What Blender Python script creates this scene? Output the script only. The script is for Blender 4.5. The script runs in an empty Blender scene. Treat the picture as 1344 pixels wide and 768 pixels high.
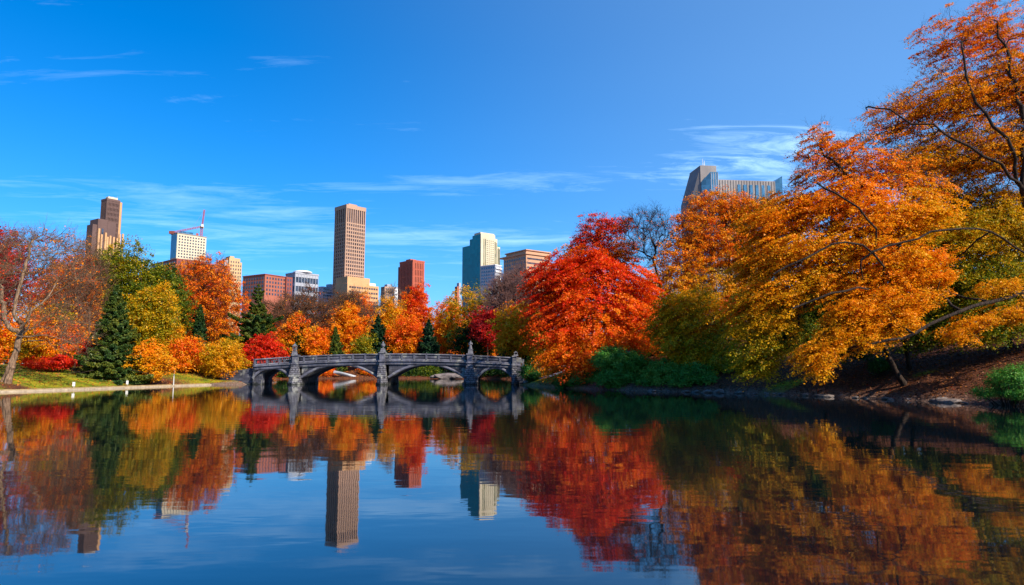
import bpy, math, random
import numpy as np
from math import radians, sin, cos, pi, sqrt

SC = bpy.context.scene
COL = SC.collection
rng = np.random.default_rng(7)
random.seed(7)

# ------------------------------------------------------------------ camera
PITCH = math.atan(101.0 / 896.0)
CAMH = 2.5
F, CX, CY = 896.0, 672.0, 384.0
cp, sp = cos(PITCH), sin(PITCH)
cam = bpy.data.objects.new('camera', bpy.data.cameras.new('camera'))
COL.objects.link(cam)
cam.location = (0, 0, CAMH)
cam.rotation_euler = (radians(90) + PITCH, 0, 0)
cam.data.sensor_width = 36.0
cam.data.lens = 24.0
cam.data.clip_start = 0.1
cam.data.clip_end = 30000
SC.camera = cam


def at(px, py, Y):
    """world point seen at photo pixel (px, py) at distance Y straight ahead"""
    dx = (px - CX) / F
    du = (CY - py) / F
    fy = cp - du * sp
    fz = sp + du * cp
    return np.array([dx / fy * Y, Y, CAMH + fz / fy * Y])


def mpp(Y):
    return Y / F


# ------------------------------------------------------------------ materials
def new_mat(name):
    m = bpy.data.materials.new(name)
    m.use_nodes = True
    nt = m.node_tree
    nt.nodes.clear()
    return m, nt.nodes, nt.links


def ramp(nodes, stops, interp='LINEAR'):
    r = nodes.new('ShaderNodeValToRGB')
    cr = r.color_ramp
    cr.interpolation = interp
    while len(cr.elements) < len(stops):
        cr.elements.new(0.5)
    for e, (p, c) in zip(cr.elements, stops):
        e.position = p
        e.color = (*c, 1) if len(c) == 3 else c
    return r


def stone_mat(name, c1, c2, scale=1.0, wet=False, rough=0.85, bump=0.4, brick=None, mortar=None, detail=8, spec=0.3, stain=0.0):
    m, n, l = new_mat(name)
    out = n.new('ShaderNodeOutputMaterial')
    b = n.new('ShaderNodeBsdfPrincipled')
    b.inputs['Roughness'].default_value = rough
    b.inputs['Specular IOR Level'].default_value = spec
    tc = n.new('ShaderNodeTexCoord')
    no = n.new('ShaderNodeTexNoise')
    no.inputs['Scale'].default_value = scale
    no.inputs['Detail'].default_value = detail
    no.inputs['Roughness'].default_value = 0.65
    l.new(tc.outputs['Object'], no.inputs['Vector'])
    r = ramp(n, [(0.3, c1), (0.7, c2)])
    l.new(no.outputs['Fac'], r.inputs['Fac'])
    colr = r.outputs['Color']
    h = no.outputs['Fac']
    if brick:
        # courses of blocks on upright faces: u runs along the wall, v up it
        sep = n.new('ShaderNodeSeparateXYZ')
        l.new(tc.outputs['Object'], sep.inputs[0])
        add = n.new('ShaderNodeMath'); add.operation = 'ADD'
        l.new(sep.outputs['X'], add.inputs[0]); l.new(sep.outputs['Y'], add.inputs[1])
        cmb = n.new('ShaderNodeCombineXYZ')
        l.new(add.outputs[0], cmb.inputs['X']); l.new(sep.outputs['Z'], cmb.inputs['Y'])
        br = n.new('ShaderNodeTexBrick')
        br.inputs['Scale'].default_value = 1.0
        br.inputs['Brick Width'].default_value = brick[0]
        br.inputs['Row Height'].default_value = brick[1]
        br.inputs['Mortar Size'].default_value = brick[2]
        br.inputs['Color1'].default_value = (0.75, 0.75, 0.78, 1)
        br.inputs['Color2'].default_value = (1.15, 1.12, 1.1, 1)
        mo = mortar or 0.45
        br.inputs['Mortar'].default_value = (mo, mo, mo, 1)
        l.new(cmb.outputs[0], br.inputs['Vector'])
        mx = n.new('ShaderNodeMix'); mx.data_type = 'RGBA'; mx.blend_type = 'MULTIPLY'
        mx.inputs['Factor'].default_value = 1.0
        l.new(colr, mx.inputs['A']); l.new(br.outputs['Color'], mx.inputs['B'])
        colr = mx.outputs['Result']
        bm_ = n.new('ShaderNodeMix'); bm_.data_type = 'FLOAT'
        bm_.inputs['Factor'].default_value = 0.5
        l.new(no.outputs['Fac'], bm_.inputs['A']); l.new(br.outputs['Fac'], bm_.inputs['B'])
        h = bm_.outputs['Result']
    if stain:
        n2 = n.new('ShaderNodeTexNoise')
        n2.inputs['Scale'].default_value = scale * 0.35
        n2.inputs['Detail'].default_value = 6
        mp = n.new('ShaderNodeMapping')
        mp.inputs['Scale'].default_value = (1, 1, 0.25)
        l.new(tc.outputs['Object'], mp.inputs['Vector']); l.new(mp.outputs[0], n2.inputs['Vector'])
        r2 = ramp(n, [(0.42, (1 - stain,) * 3), (0.6, (1, 1, 1))])
        l.new(n2.outputs['Fac'], r2.inputs['Fac'])
        mx = n.new('ShaderNodeMix'); mx.data_type = 'RGBA'; mx.blend_type = 'MULTIPLY'
        mx.inputs['Factor'].default_value = 1.0
        l.new(colr, mx.inputs['A']); l.new(r2.outputs['Color'], mx.inputs['B'])
        colr = mx.outputs['Result']
    if wet:
        # damp, mossy band just above the waterline and lichen blotches higher up
        sz = n.new('ShaderNodeSeparateXYZ'); l.new(tc.outputs['Object'], sz.inputs[0])
        ma = n.new('ShaderNodeMath'); ma.operation = 'MULTIPLY_ADD'; ma.inputs[1].default_value = 0.9; ma.inputs[2].default_value = -0.45
        l.new(no.outputs['Fac'], ma.inputs[0])
        mb = n.new('ShaderNodeMath'); mb.operation = 'ADD'; l.new(sz.outputs['Z'], mb.inputs[0]); l.new(ma.outputs[0], mb.inputs[1])
        rw = ramp(n, [(0.12, (0.30, 0.34, 0.26)), (0.42, (1, 1, 1))])
        l.new(mb.outputs[0], rw.inputs['Fac'])
        mx = n.new('ShaderNodeMix'); mx.data_type = 'RGBA'; mx.blend_type = 'MULTIPLY'; mx.inputs['Factor'].default_value = 1.0
        l.new(colr, mx.inputs['A']); l.new(rw.outputs[0], mx.inputs['B']); colr = mx.outputs['Result']
        n3 = n.new('ShaderNodeTexNoise'); n3.inputs['Scale'].default_value = 0.9; n3.inputs['Detail'].default_value = 7
        l.new(tc.outputs['Object'], n3.inputs['Vector'])
        r3 = ramp(n, [(0.56, (0, 0, 0)), (0.66, (0.6, 0.6, 0.6))]); l.new(n3.outputs['Fac'], r3.inputs['Fac'])
        mx = n.new('ShaderNodeMix'); mx.data_type = 'RGBA'; mx.inputs['B'].default_value = (0.30, 0.30, 0.27, 1)
        l.new(r3.outputs[0], mx.inputs['Factor']); l.new(colr, mx.inputs['A']); colr = mx.outputs['Result']
    l.new(colr, b.inputs['Base Color'])
    if bump:
        bp = n.new('ShaderNodeBump')
        bp.inputs['Strength'].default_value = bump
        bp.inputs['Distance'].default_value = 0.08
        l.new(h, bp.inputs['Height'])
        l.new(bp.outputs[0], b.inputs['Normal'])
    l.new(b.outputs[0], out.inputs['Surface'])
    return m


def glass_mat(name, c, rough=0.12, metal=0.0, var=0.5, ior=1.6):
    m, n, l = new_mat(name)
    out = n.new('ShaderNodeOutputMaterial')
    b = n.new('ShaderNodeBsdfPrincipled')
    b.inputs['Roughness'].default_value = rough
    b.inputs['Metallic'].default_value = metal
    b.inputs['IOR'].default_value = ior
    tc = n.new('ShaderNodeTexCoord')
    mp = n.new('ShaderNodeMapping'); mp.inputs['Scale'].default_value = (0.35, 0.35, 0.28)
    sn = n.new('ShaderNodeVectorMath'); sn.operation = 'SNAP'
    sn.inputs[1].default_value = (1, 1, 1)
    wn = n.new('ShaderNodeTexWhiteNoise')
    l.new(tc.outputs['Object'], mp.inputs[0]); l.new(mp.outputs[0], sn.inputs[0]); l.new(sn.outputs[0], wn.inputs['Vector'])
    oi = n.new('ShaderNodeObjectInfo')
    ad = n.new('ShaderNodeMath'); ad.operation = 'ADD'
    l.new(wn.outputs['Value'], ad.inputs[0]); l.new(oi.outputs['Random'], ad.inputs[1])
    fr = n.new('ShaderNodeMath'); fr.operation = 'FRACT'
    l.new(ad.outputs[0], fr.inputs[0])
    lo = tuple(x * (1 - var) for x in c)
    hi = tuple(min(1, x * (1 + var)) for x in c)
    r = ramp(n, [(0, lo), (1, hi)])
    l.new(fr.outputs[0], r.inputs['Fac'])
    l.new(r.outputs[0], b.inputs['Base Color'])
    l.new(b.outputs[0], out.inputs['Surface'])
    return m


def bark_mat(name, c1, c2):
    m, n, l = new_mat(name)
    out = n.new('ShaderNodeOutputMaterial')
    b = n.new('ShaderNodeBsdfPrincipled')
    b.inputs['Roughness'].default_value = 0.95
    b.inputs['Specular IOR Level'].default_value = 0.15
    tc = n.new('ShaderNodeTexCoord')
    mp = n.new('ShaderNodeMapping'); mp.inputs['Scale'].default_value = (6, 6, 1.2)
    no = n.new('ShaderNodeTexNoise'); no.inputs['Scale'].default_value = 1.5; no.inputs['Detail'].default_value = 8
    l.new(tc.outputs['Object'], mp.inputs[0]); l.new(mp.outputs[0], no.inputs['Vector'])
    r = ramp(n, [(0.35, c1), (0.68, c2)])
    l.new(no.outputs['Fac'], r.inputs['Fac']); l.new(r.outputs[0], b.inputs['Base Color'])
    bp = n.new('ShaderNodeBump'); bp.inputs['Strength'].default_value = 0.9; bp.inputs['Distance'].default_value = 0.06
    l.new(no.outputs['Fac'], bp.inputs['Height']); l.new(bp.outputs[0], b.inputs['Normal'])
    l.new(b.outputs[0], out.inputs['Surface'])
    return m


def leaf_mat(name, stops, transl=0.35, rough=0.5, gloss=0.04):
    m, n, l = new_mat(name)
    out = n.new('ShaderNodeOutputMaterial')
    a = n.new('ShaderNodeAttribute'); a.attribute_name = 'turn'
    r = ramp(n, stops)
    l.new(a.outputs['Fac'], r.inputs['Fac'])
    d = n.new('ShaderNodeBsdfDiffuse'); t = n.new('ShaderNodeBsdfTranslucent')
    l.new(r.outputs[0], d.inputs['Color']); l.new(r.outputs[0], t.inputs['Color'])
    mx = n.new('ShaderNodeMixShader'); mx.inputs[0].default_value = transl
    l.new(d.outputs[0], mx.inputs[1]); l.new(t.outputs[0], mx.inputs[2])
    g = n.new('ShaderNodeBsdfGlossy'); g.inputs['Roughness'].default_value = rough
    g.inputs['Color'].default_value = (0.9, 0.9, 0.9, 1)
    m2 = n.new('ShaderNodeMixShader'); m2.inputs[0].default_value = gloss
    l.new(mx.outputs[0], m2.inputs[1]); l.new(g.outputs[0], m2.inputs[2])
    l.new(m2.outputs[0], out.inputs['Surface'])
    return m


M = {}
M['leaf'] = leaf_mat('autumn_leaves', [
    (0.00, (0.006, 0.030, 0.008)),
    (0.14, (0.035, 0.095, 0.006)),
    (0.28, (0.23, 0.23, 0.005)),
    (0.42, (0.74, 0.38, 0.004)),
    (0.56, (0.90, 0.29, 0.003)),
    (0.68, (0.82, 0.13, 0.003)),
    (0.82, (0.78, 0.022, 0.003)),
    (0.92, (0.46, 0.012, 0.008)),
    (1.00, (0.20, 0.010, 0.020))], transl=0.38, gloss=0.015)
M['needle'] = leaf_mat('conifer_needles', [
    (0.0, (0.008, 0.040, 0.020)), (0.5, (0.045, 0.095, 0.018)), (1.0, (0.20, 0.19, 0.015))], transl=0.12, gloss=0.02)
M['green'] = leaf_mat('green_leaves', [
    (0.0, (0.018, 0.09, 0.014)), (0.6, (0.07, 0.25, 0.025)), (1.0, (0.19, 0.33, 0.035))], transl=0.3, gloss=0.02)
M['litter_leaf'] = leaf_mat('fallen_leaf', [
    (0.0, (0.10, 0.035, 0.02)), (0.5, (0.24, 0.09, 0.03)), (0.85, (0.5, 0.17, 0.02)), (1.0, (0.42, 0.04, 0.01))], transl=0.1, gloss=0.02)
M['bark'] = bark_mat('dark_bark', (0.012, 0.008, 0.007), (0.06, 0.04, 0.03))
M['bark_light'] = bark_mat('tan_bark', (0.07, 0.04, 0.025), (0.30, 0.19, 0.12))
M['bark_brown'] = bark_mat('brown_bark', (0.05, 0.025, 0.016), (0.20, 0.10, 0.055))
M['twig_purple'] = bark_mat('purple_brown_bark', (0.11, 0.055, 0.05), (0.32, 0.17, 0.14))
M['bark_grey'] = bark_mat('grey_bark', (0.04, 0.035, 0.035), (0.15, 0.13, 0.13))


# ------------------------------------------------------------------ mesh helpers
def link(name, me, parent=None):
    o = bpy.data.objects.new(name, me)
    COL.objects.link(o)
    if parent is not None:
        o.parent = parent
    return o


def np_mesh(name, V, Fq, mat, parent=None, attr=None, smooth=False):
    """V (n,3); Fq (m,k) faces of equal size k"""
    V = np.ascontiguousarray(V, dtype=np.float32)
    Fq = np.ascontiguousarray(Fq, dtype=np.int32)
    me = bpy.data.meshes.new(name)
    me.vertices.add(len(V))
    me.vertices.foreach_set('co', V.ravel())
    k = Fq.shape[1]
    me.loops.add(Fq.size)
    me.loops.foreach_set('vertex_index', Fq.ravel())
    me.polygons.add(len(Fq))
    me.polygons.foreach_set('loop_start', np.arange(0, Fq.size, k, dtype=np.int32))
    if smooth:
        me.polygons.foreach_set('use_smooth', np.ones(len(Fq), dtype=bool))
    me.update(calc_edges=True)
    if attr is not None:
        a = me.attributes.new('turn', 'FLOAT', 'FACE')
        a.data.foreach_set('value', np.clip(attr, 0, 1).astype(np.float32))
    me.materials.append(mat)
    return link(name, me, parent)


class MB:
    """collects shapes; build() links them as one mesh"""
    def __init__(s):
        s.v = []; s.f = []

    def add(s, vs, fs):
        b = len(s.v)
        s.v += [tuple(map(float, v)) for v in vs]
        s.f += [tuple(i + b for i in f) for f in fs]

    def box(s, x0, x1, y0, y1, z0, z1):
        s.add([(x0, y0, z0), (x1, y0, z0), (x1, y1, z0), (x0, y1, z0), (x0, y0, z1), (x1, y0, z1), (x1, y1, z1), (x0, y1, z1)],
              [(0, 3, 2, 1), (4, 5, 6, 7), (0, 1, 5, 4), (1, 2, 6, 5), (2, 3, 7, 6), (3, 0, 4, 7)])
        return s

    def frust(s, cx, cy, z0, z1, w0, d0, w1, d1):
        s.add([(cx - w0, cy - d0, z0), (cx + w0, cy - d0, z0), (cx + w0, cy + d0, z0), (cx - w0, cy + d0, z0),
               (cx - w1, cy - d1, z1), (cx + w1, cy - d1, z1), (cx + w1, cy + d1, z1), (cx - w1, cy + d1, z1)],
              [(0, 3, 2, 1), (4, 5, 6, 7), (0, 1, 5, 4), (1, 2, 6, 5), (2, 3, 7, 6), (3, 0, 4, 7)])
        return s

    def prism(s, poly, z0, z1):
        """poly: xy list ccw; z1 number or list"""
        n = len(poly)
        zt = z1 if isinstance(z1, (list, tuple)) else [z1] * n
        s.add([(p[0], p[1], z0) for p in poly] + [(p[0], p[1], z) for p, z in zip(poly, zt)],
              [tuple(range(n))[::-1], tuple(range(n, 2 * n))] + [(i, (i + 1) % n, n + (i + 1) % n, n + i) for i in range(n)])
        return s

    def lathe(s, cx, cy, prof, k=12):
        b = []
        for (r, z) in prof:
            for i in range(k):
                a = 2 * pi * i / k
                b.append((cx + r * cos(a), cy + r * sin(a), z))
        fs = []
        for j in range(len(prof) - 1):
            for i in range(k):
                fs.append((j * k + i, j * k + (i + 1) % k, (j + 1) * k + (i + 1) % k, (j + 1) * k + i))
        fs.append(tuple(range(k))[::-1])
        fs.append(tuple(range((len(prof) - 1) * k, len(prof) * k)))
        s.add(b, fs)
        return s

    def bar(s, a, b, r, k=4, r2=None):
        a = np.array(a, float); b = np.array(b, float)
        d = b - a; L = np.linalg.norm(d); d /= L
        ref = np.array([0, 0, 1.0]) if abs(d[2]) < 0.9 else np.array([1.0, 0, 0])
        u = np.cross(d, ref); u /= np.linalg.norm(u); w = np.cross(d, u)
        r2 = r if r2 is None else r2
        vs = []
        for c, rr in ((a, r), (b, r2)):
            for i in range(k):
                t = 2 * pi * (i + 0.5) / k
                vs.append(c + rr * (cos(t) * u + sin(t) * w))
        s.add(vs, [(i, (i + 1) % k, k + (i + 1) % k, k + i) for i in range(k)] + [tuple(range(k))[::-1], tuple(range(k, 2 * k))])
        return s

    def mesh(s, name, mat):
        me = bpy.data.meshes.new(name)
        me.from_pydata(s.v, [], s.f)
        me.materials.append(mat)
        me.update()
        return me

    def build(s, name, mat, parent=None):
        return link(name, s.mesh(name, mat), parent)


def thing(name, label, cat, loc=(0, 0, 0), rz=0.0, group=None):
    o = bpy.data.objects.new(name, None)
    COL.objects.link(o)
    o.location = tuple(float(c) for c in loc)
    o.rotation_euler = (0, 0, rz)
    o.empty_display_size = 0.5
    o['label'] = label; o['category'] = cat
    if group: o['group'] = group
    return o


def tag(o, label, cat, group=None):
    o['label'] = label; o['category'] = cat
    if group: o['group'] = group
    return o


# ------------------------------------------------------------------ pond outline and terrain height
def catmull(P, m=8):
    P = np.array(P, float); out = []
    n = len(P)
    for i in range(n - 1):
        p0 = P[max(i - 1, 0)]; p1 = P[i]; p2 = P[i + 1]; p3 = P[min(i + 2, n - 1)]
        for t in np.linspace(0, 1, m, endpoint=False):
            out.append(0.5 * ((2 * p1) + (-p0 + p2) * t + (2 * p0 - 5 * p1 + 4 * p2 - p3) * t * t + (-p0 + 3 * p1 - 3 * p2 + p3) * t ** 3))
    out.append(P[-1])
    return np.array(out)


LEFT_SHORE = catmull([(-130, -30), (-112, 20), (-88, 50), (-66, 68), (-56.5, 76), (-53.5, 85), (-51.5, 98), (-49.5, 107), (-46.8, 113), (-44, 116)], 10)
BACK = catmull([(-44, 116), (-44.3, 127), (-48, 141), (-57, 165), (-56, 187), (-20, 193), (-2, 182), (3, 160), (2.4, 140), (1.8, 124), (1.6, 114)], 8)
RIGHT_SHORE = catmull([(1.6, 114), (3.2, 104), (7.2, 93), (14.5, 81), (20.8, 75), (28, 65.5), (32.5, 54.5), (35.5, 47), (40, 38), (54, 18), (70, -12), (74, -30)], 12)
rs = RIGHT_SHORE.copy()
kk = np.arange(len(rs))
rs[:, 0] += 0.35 * np.sin(kk * 1.7) + 0.25 * np.sin(kk * 3.1 + 1)
rs[:, 1] += 0.3 * np.sin(kk * 2.3 + 2)
rs[0] = RIGHT_SHORE[0]
POND = np.vstack([LEFT_SHORE[:-1], BACK[:-1], rs])


def pond_dist(P):
    """signed distance to the pond edge, + on land"""
    P = np.asarray(P, float)
    A = POND; B = np.roll(POND, -1, axis=0)
    best = np.full(len(P), 1e9)
    inside = np.zeros(len(P), bool)
    for a, b in zip(A, B):
        d = b - a
        t = np.clip(((P - a) @ d) / (d @ d + 1e-9), 0, 1)
        q = a + t[:, None] * d
        best = np.minimum(best, ((P - q) ** 2).sum(1))
        c = ((a[1] > P[:, 1]) != (b[1] > P[:, 1]))
        with np.errstate(divide='ignore', invalid='ignore'):
            xx = (b[0] - a[0]) * (P[:, 1] - a[1]) / (b[1] - a[1]) + a[0]
        inside ^= c & (P[:, 0] < xx)
    d = np.sqrt(best)
    return np.where(inside, -d, d)


def sstep(x, a, b):
    t = np.clip((x - a) / (b - a), 0, 1)
    return t * t * (3 - 2 * t)


def wob(x, y):
    return (np.sin(x * 0.31 + 1.3 * np.sin(y * 0.17)) + np.sin(y * 0.27 + 1.1 * np.sin(x * 0.21 + 2)) +
            0.5 * np.sin(x * 0.83 + y * 0.61) + 0.35 * np.sin(x * 1.7 - y * 1.3 + 1)) / 2.85


def gh_arr(x, y, d=None):
    x = np.asarray(x, float); y = np.asarray(y, float)
    if d is None:
        d = pond_dist(np.stack([x, y], 1))
    right = sstep(x, 2, 12) * (1 - sstep(y, 118, 150))
    left = 1 - sstep(x, -50, -46)
    far = 1 - np.clip(right + left, 0, 1)
    hl = 0.22 + 3.3 * (1 - np.exp(-np.maximum(d - 1.9, 0) / 12.0)) * sstep(d, 1.9, 3.5)
    hr = 0.12 + 8.5 * (1 - np.exp(-np.maximum(d, 0) / 17.0))
    hf = 0.2 + 3.2 * (1 - np.exp(-np.maximum(d, 0) / 10.0))
    land = left * hl + right * hr + far * hf + wob(x, y) * 0.28 * sstep(d, 2.5, 9)
    water = np.maximum(d * 0.5, -3.0) - 0.02
    return np.where(d > 0, land * sstep(d, -0.01, 0.55), water)


def gh(x, y):
    return float(gh_arr(np.array([x]), np.array([y]))[0])


def build_terrain():
    xf = np.concatenate([-np.geomspace(9000, 135, 26), np.arange(-130, 112, 0.9), np.geomspace(115, 9000, 26)])
    yf = np.concatenate([-np.geomspace(9000, 42, 18), np.arange(-38, 34, 3.0), np.arange(34, 215, 0.8), np.geomspace(218, 12000, 34)])
    X, Yg = np.meshgrid(xf, yf)
    x = X.ravel(); y = Yg.ravel()
    d = pond_dist(np.stack([x, y], 1))
    z = gh_arr(x, y, d)
    nx = len(xf); ny = len(yf)
    i = np.arange((nx - 1) * (ny - 1)); r = i // (nx - 1); c = i % (nx - 1)
    a = r * nx + c
    Fq = np.stack([a, a + 1, a + nx + 1, a + nx], 1)
    o = np_mesh('ground', np.stack([x, y, z], 1), Fq, M['ground'], smooth=True)
    at_ = o.data.attributes.new('litter', 'FLOAT', 'POINT')
    lit = sstep(x, 4, 14) * (1 - sstep(y, 125, 150))
    lit = np.maximum(lit, 0.85 * sstep(y, 108, 125))
    # leaf-strewn patches on the left lawn under the trees
    for (cx, cy, rx, ry, s) in ((-49, 94, 5.5, 5, 0.9), (-57, 80, 4, 2.2, 0.8), (-42, 112, 9, 7, .5), (-55, 104, 12, 9, .75)):
        lit = np.maximum(lit, s * np.exp(-(((x - cx) / rx) ** 2 + ((y - cy) / ry) ** 2)))
    # a few green grass patches low on the right bank
    for (cx, cy, rx, ry) in ((27.5, 69.5, 3.0, 1.3), (39.5, 48, 4, 3.5), (5, 106, 4, 5), (36, 60, 1.4, 0.8)):
        lit = lit * (1 - 0.95 * np.exp(-(((x - cx) / rx) ** 2 + ((y - cy) / ry) ** 2)))
    at_.data.foreach_set('value', lit.astype(np.float32))
    at2 = o.data.attributes.new('shore', 'FLOAT', 'POINT')
    at2.data.foreach_set('value', ((1 - sstep(d, 0.2, np.where(x > 0, 1.5, 2.6))) * np.where(x > 0, .75, 1) * (1 - sstep(y, 128, 150))).astype(np.float32))
    o['kind'] = 'structure'
    return o


def ground_material():
    m, n, l = new_mat('lawn_and_leaf_litter')
    out = n.new('ShaderNodeOutputMaterial')
    b = n.new('ShaderNodeBsdfPrincipled')
    b.inputs['Roughness'].default_value = 0.95; b.inputs['Specular IOR Level'].default_value = 0.1
    g = n.new('ShaderNodeNewGeometry')
    n1 = n.new('ShaderNodeTexNoise'); n1.inputs['Scale'].default_value = 0.5; n1.inputs['Detail'].default_value = 8
    n2 = n.new('ShaderNodeTexNoise'); n2.inputs['Scale'].default_value = 5.0; n2.inputs['Detail'].default_value = 8
    n2.inputs['Roughness'].default_value = 0.7
    for q in (n1, n2): l.new(g.outputs['Position'], q.inputs['Vector'])
    grass = ramp(n, [(0.3, (0.08, 0.12, 0.008)), (0.5, (0.22, 0.23, 0.012)), (0.68, (0.42, 0.31, 0.015))])
    l.new(n1.outputs['Fac'], grass.inputs['Fac'])
    lit = ramp(n, [(0.3, (0.035, 0.014, 0.010)), (0.5, (0.10, 0.038, 0.022)), (0.66, (0.22, 0.08, 0.03)), (0.78, (0.34, 0.15, 0.05))])
    l.new(n2.outputs['Fac'], lit.inputs['Fac'])
    a = n.new('ShaderNodeAttribute'); a.attribute_name = 'litter'
    # break the mask's edge up with noise
    s = n.new('ShaderNodeMath'); s.operation = 'MULTIPLY_ADD'; s.inputs[1].default_value = 1.6; s.inputs[2].default_value = -0.8
    l.new(n2.outputs['Fac'], s.inputs[0])
    ad = n.new('ShaderNodeMath'); ad.operation = 'ADD'
    l.new(a.outputs['Fac'], ad.inputs[0]); l.new(s.outputs[0], ad.inputs[1])
    rr = ramp(n, [(0.35, (0, 0, 0)), (0.6, (1, 1, 1))])
    l.new(ad.outputs[0], rr.inputs['Fac'])
    mx = n.new('ShaderNodeMix'); mx.data_type = 'RGBA'
    l.new(rr.outputs[0], mx.inputs['Factor']); l.new(grass.outputs[0], mx.inputs['A']); l.new(lit.outputs[0], mx.inputs['B'])
    sh = n.new('ShaderNodeAttribute'); sh.attribute_name = 'shore'
    grit = ramp(n, [(0.35, (0.06, 0.035, 0.028)), (0.5, (0.17, 0.11, 0.085)), (0.65, (0.34, 0.24, 0.19))])
    l.new(n2.outputs['Fac'], grit.inputs['Fac'])
    m2 = n.new('ShaderNodeMix'); m2.data_type = 'RGBA'
    l.new(sh.outputs['Fac'], m2.inputs['Factor']); l.new(mx.outputs['Result'], m2.inputs['A']); l.new(grit.outputs[0], m2.inputs['B'])
    l.new(m2.outputs['Result'], b.inputs['Base Color'])
    bp = n.new('ShaderNodeBump'); bp.inputs['Strength'].default_value = 0.9; bp.inputs['Distance'].default_value = 0.25
    l.new(n2.outputs['Fac'], bp.inputs['Height']); l.new(bp.outputs[0], b.inputs['Normal'])
    l.new(b.outputs[0], out.inputs['Surface'])
    return m


M['ground'] = ground_material()
build_terrain()


def water():
    m, n, l = new_mat('pond_water')
    out = n.new('ShaderNodeOutputMaterial')
    b = n.new('ShaderNodeBsdfPrincipled')
    b.inputs['Base Color'].default_value = (0.0015, 0.005, 0.008, 1)
    b.inputs['Roughness'].default_value = 0.03
    b.inputs['IOR'].default_value = 1.75
    g = n.new('ShaderNodeNewGeometry')
    mp = n.new('ShaderNodeMapping'); mp.inputs['Scale'].default_value = (0.45, 1.0, 1)
    l.new(g.outputs['Position'], mp.inputs[0])
    n1 = n.new('ShaderNodeTexNoise'); n1.inputs['Scale'].default_value = 0.9; n1.inputs['Detail'].default_value = 3
    n1.inputs['Roughness'].default_value = 0.45
    n2 = n.new('ShaderNodeTexNoise'); n2.inputs['Scale'].default_value = 0.06; n2.inputs['Detail'].default_value = 3
    l.new(mp.outputs[0], n1.inputs['Vector']); l.new(g.outputs['Position'], n2.inputs['Vector'])
    # calmer and rougher patches of the surface
    r = ramp(n, [(0.35, (0.35, 0.35, 0.35)), (0.65, (1, 1, 1))])
    l.new(n2.outputs['Fac'], r.inputs['Fac'])
    bp = n.new('ShaderNodeBump'); bp.inputs['Distance'].default_value = 0.05
    mu = n.new('ShaderNodeMath'); mu.operation = 'MULTIPLY'; mu.inputs[1].default_value = 0.20
    l.new(r.outputs[0], mu.inputs[0]); l.new(mu.outputs[0], bp.inputs['Strength'])
    l.new(n1.outputs['Fac'], bp.inputs['Height']); l.new(bp.outputs[0], b.inputs['Normal'])
    l.new(b.outputs[0], out.inputs['Surface'])
    xs0, xs1, ys0, ys1 = -150, 95, -45, 215
    o = MB()
    o.add([(xs0, ys0, 0), (xs1, ys0, 0), (xs1, ys1, 0), (xs0, ys1, 0)], [(0, 1, 2, 3)])
    w = o.build('water', m)
    w['kind'] = 'structure'


water()

# ---- tan path with its stone edge along the left shore
M['path'] = stone_mat('sandy_path', (0.20, 0.14, 0.06), (0.38, 0.27, 0.13), scale=1.2, bump=0.3, rough=0.9)
M['kerb'] = stone_mat('pale_kerb_stone', (0.20, 0.15, 0.10), (0.42, 0.33, 0.23), scale=2.5, bump=0.3, rough=0.85)


def shore_strip(line, o0, o1, z0, z1, name, mat):
    d = np.gradient(line, axis=0); d /= np.linalg.norm(d, axis=1)[:, None]
    nrm = np.stack([-d[:, 1], d[:, 0]], 1)
    A = line + nrm * o0; B = line + nrm * o1
    V = []
    for a, b in zip(A, B):
        V += [(a[0], a[1], z0), (a[0], a[1], z1), (b[0], b[1], z1), (b[0], b[1], z0)]
    Fq = []
    for i in range(len(line) - 1):
        p = i * 4; q = p + 4
        for j in range(4):
            Fq.append((p + j, p + (j + 1) % 4, q + (j + 1) % 4, q + j))
    o = np_mesh(name, V, Fq, mat)
    o['kind'] = 'structure'
    return o


ls = LEFT_SHORE[20:76]
shore_strip(ls, -0.05, 0.33, -0.6, 0.17, 'kerb', M['kerb'])
shore_strip(ls, 0.335, 1.7, -0.2, 0.27, 'path', M['path'])


# ------------------------------------------------------------------ tree machinery
def frames(D):
    D = D / (np.linalg.norm(D, axis=1)[:, None] + 1e-9)
    ref = np.tile(np.array([[0.31, 0.95, 0.05]]), (len(D), 1))
    bad = np.abs((D * ref).sum(1)) > 0.9
    ref[bad] = (0.9, -0.1, 0.42)
    U = np.cross(D, ref); U /= np.linalg.norm(U, axis=1)[:, None]
    W = np.cross(D, U)
    return U, W


def tubes(P0, P1, R0, R1, D0, D1, k):
    """independent tube pieces, k sides"""
    U0, W0 = frames(D0); U1, W1 = frames(D1)
    a = 2 * pi * np.arange(k) / k
    ca, sa = np.cos(a), np.sin(a)
    V0 = P0[:, None] + R0[:, None, None] * (U0[:, None] * ca[None, :, None] + W0[:, None] * sa[None, :, None])
    V1 = P1[:, None] + R1[:, None, None] * (U1[:, None] * ca[None, :, None] + W1[:, None] * sa[None, :, None])
    V = np.concatenate([V0, V1], 1).reshape(-1, 3)
    b = np.arange(len(P0))[:, None] * 2 * k
    i = np.arange(k); j = (i + 1) % k
    Fq = np.stack([b + i, b + j, b + k + j, b + k + i], 2).reshape(-1, 4)
    return V, Fq


def join_vf(parts):
    V = []; Fc = []; n = 0
    for v, f in parts:
        V.append(v); Fc.append(f + n); n += len(v)
    return np.concatenate(V), np.concatenate(Fc)


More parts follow.
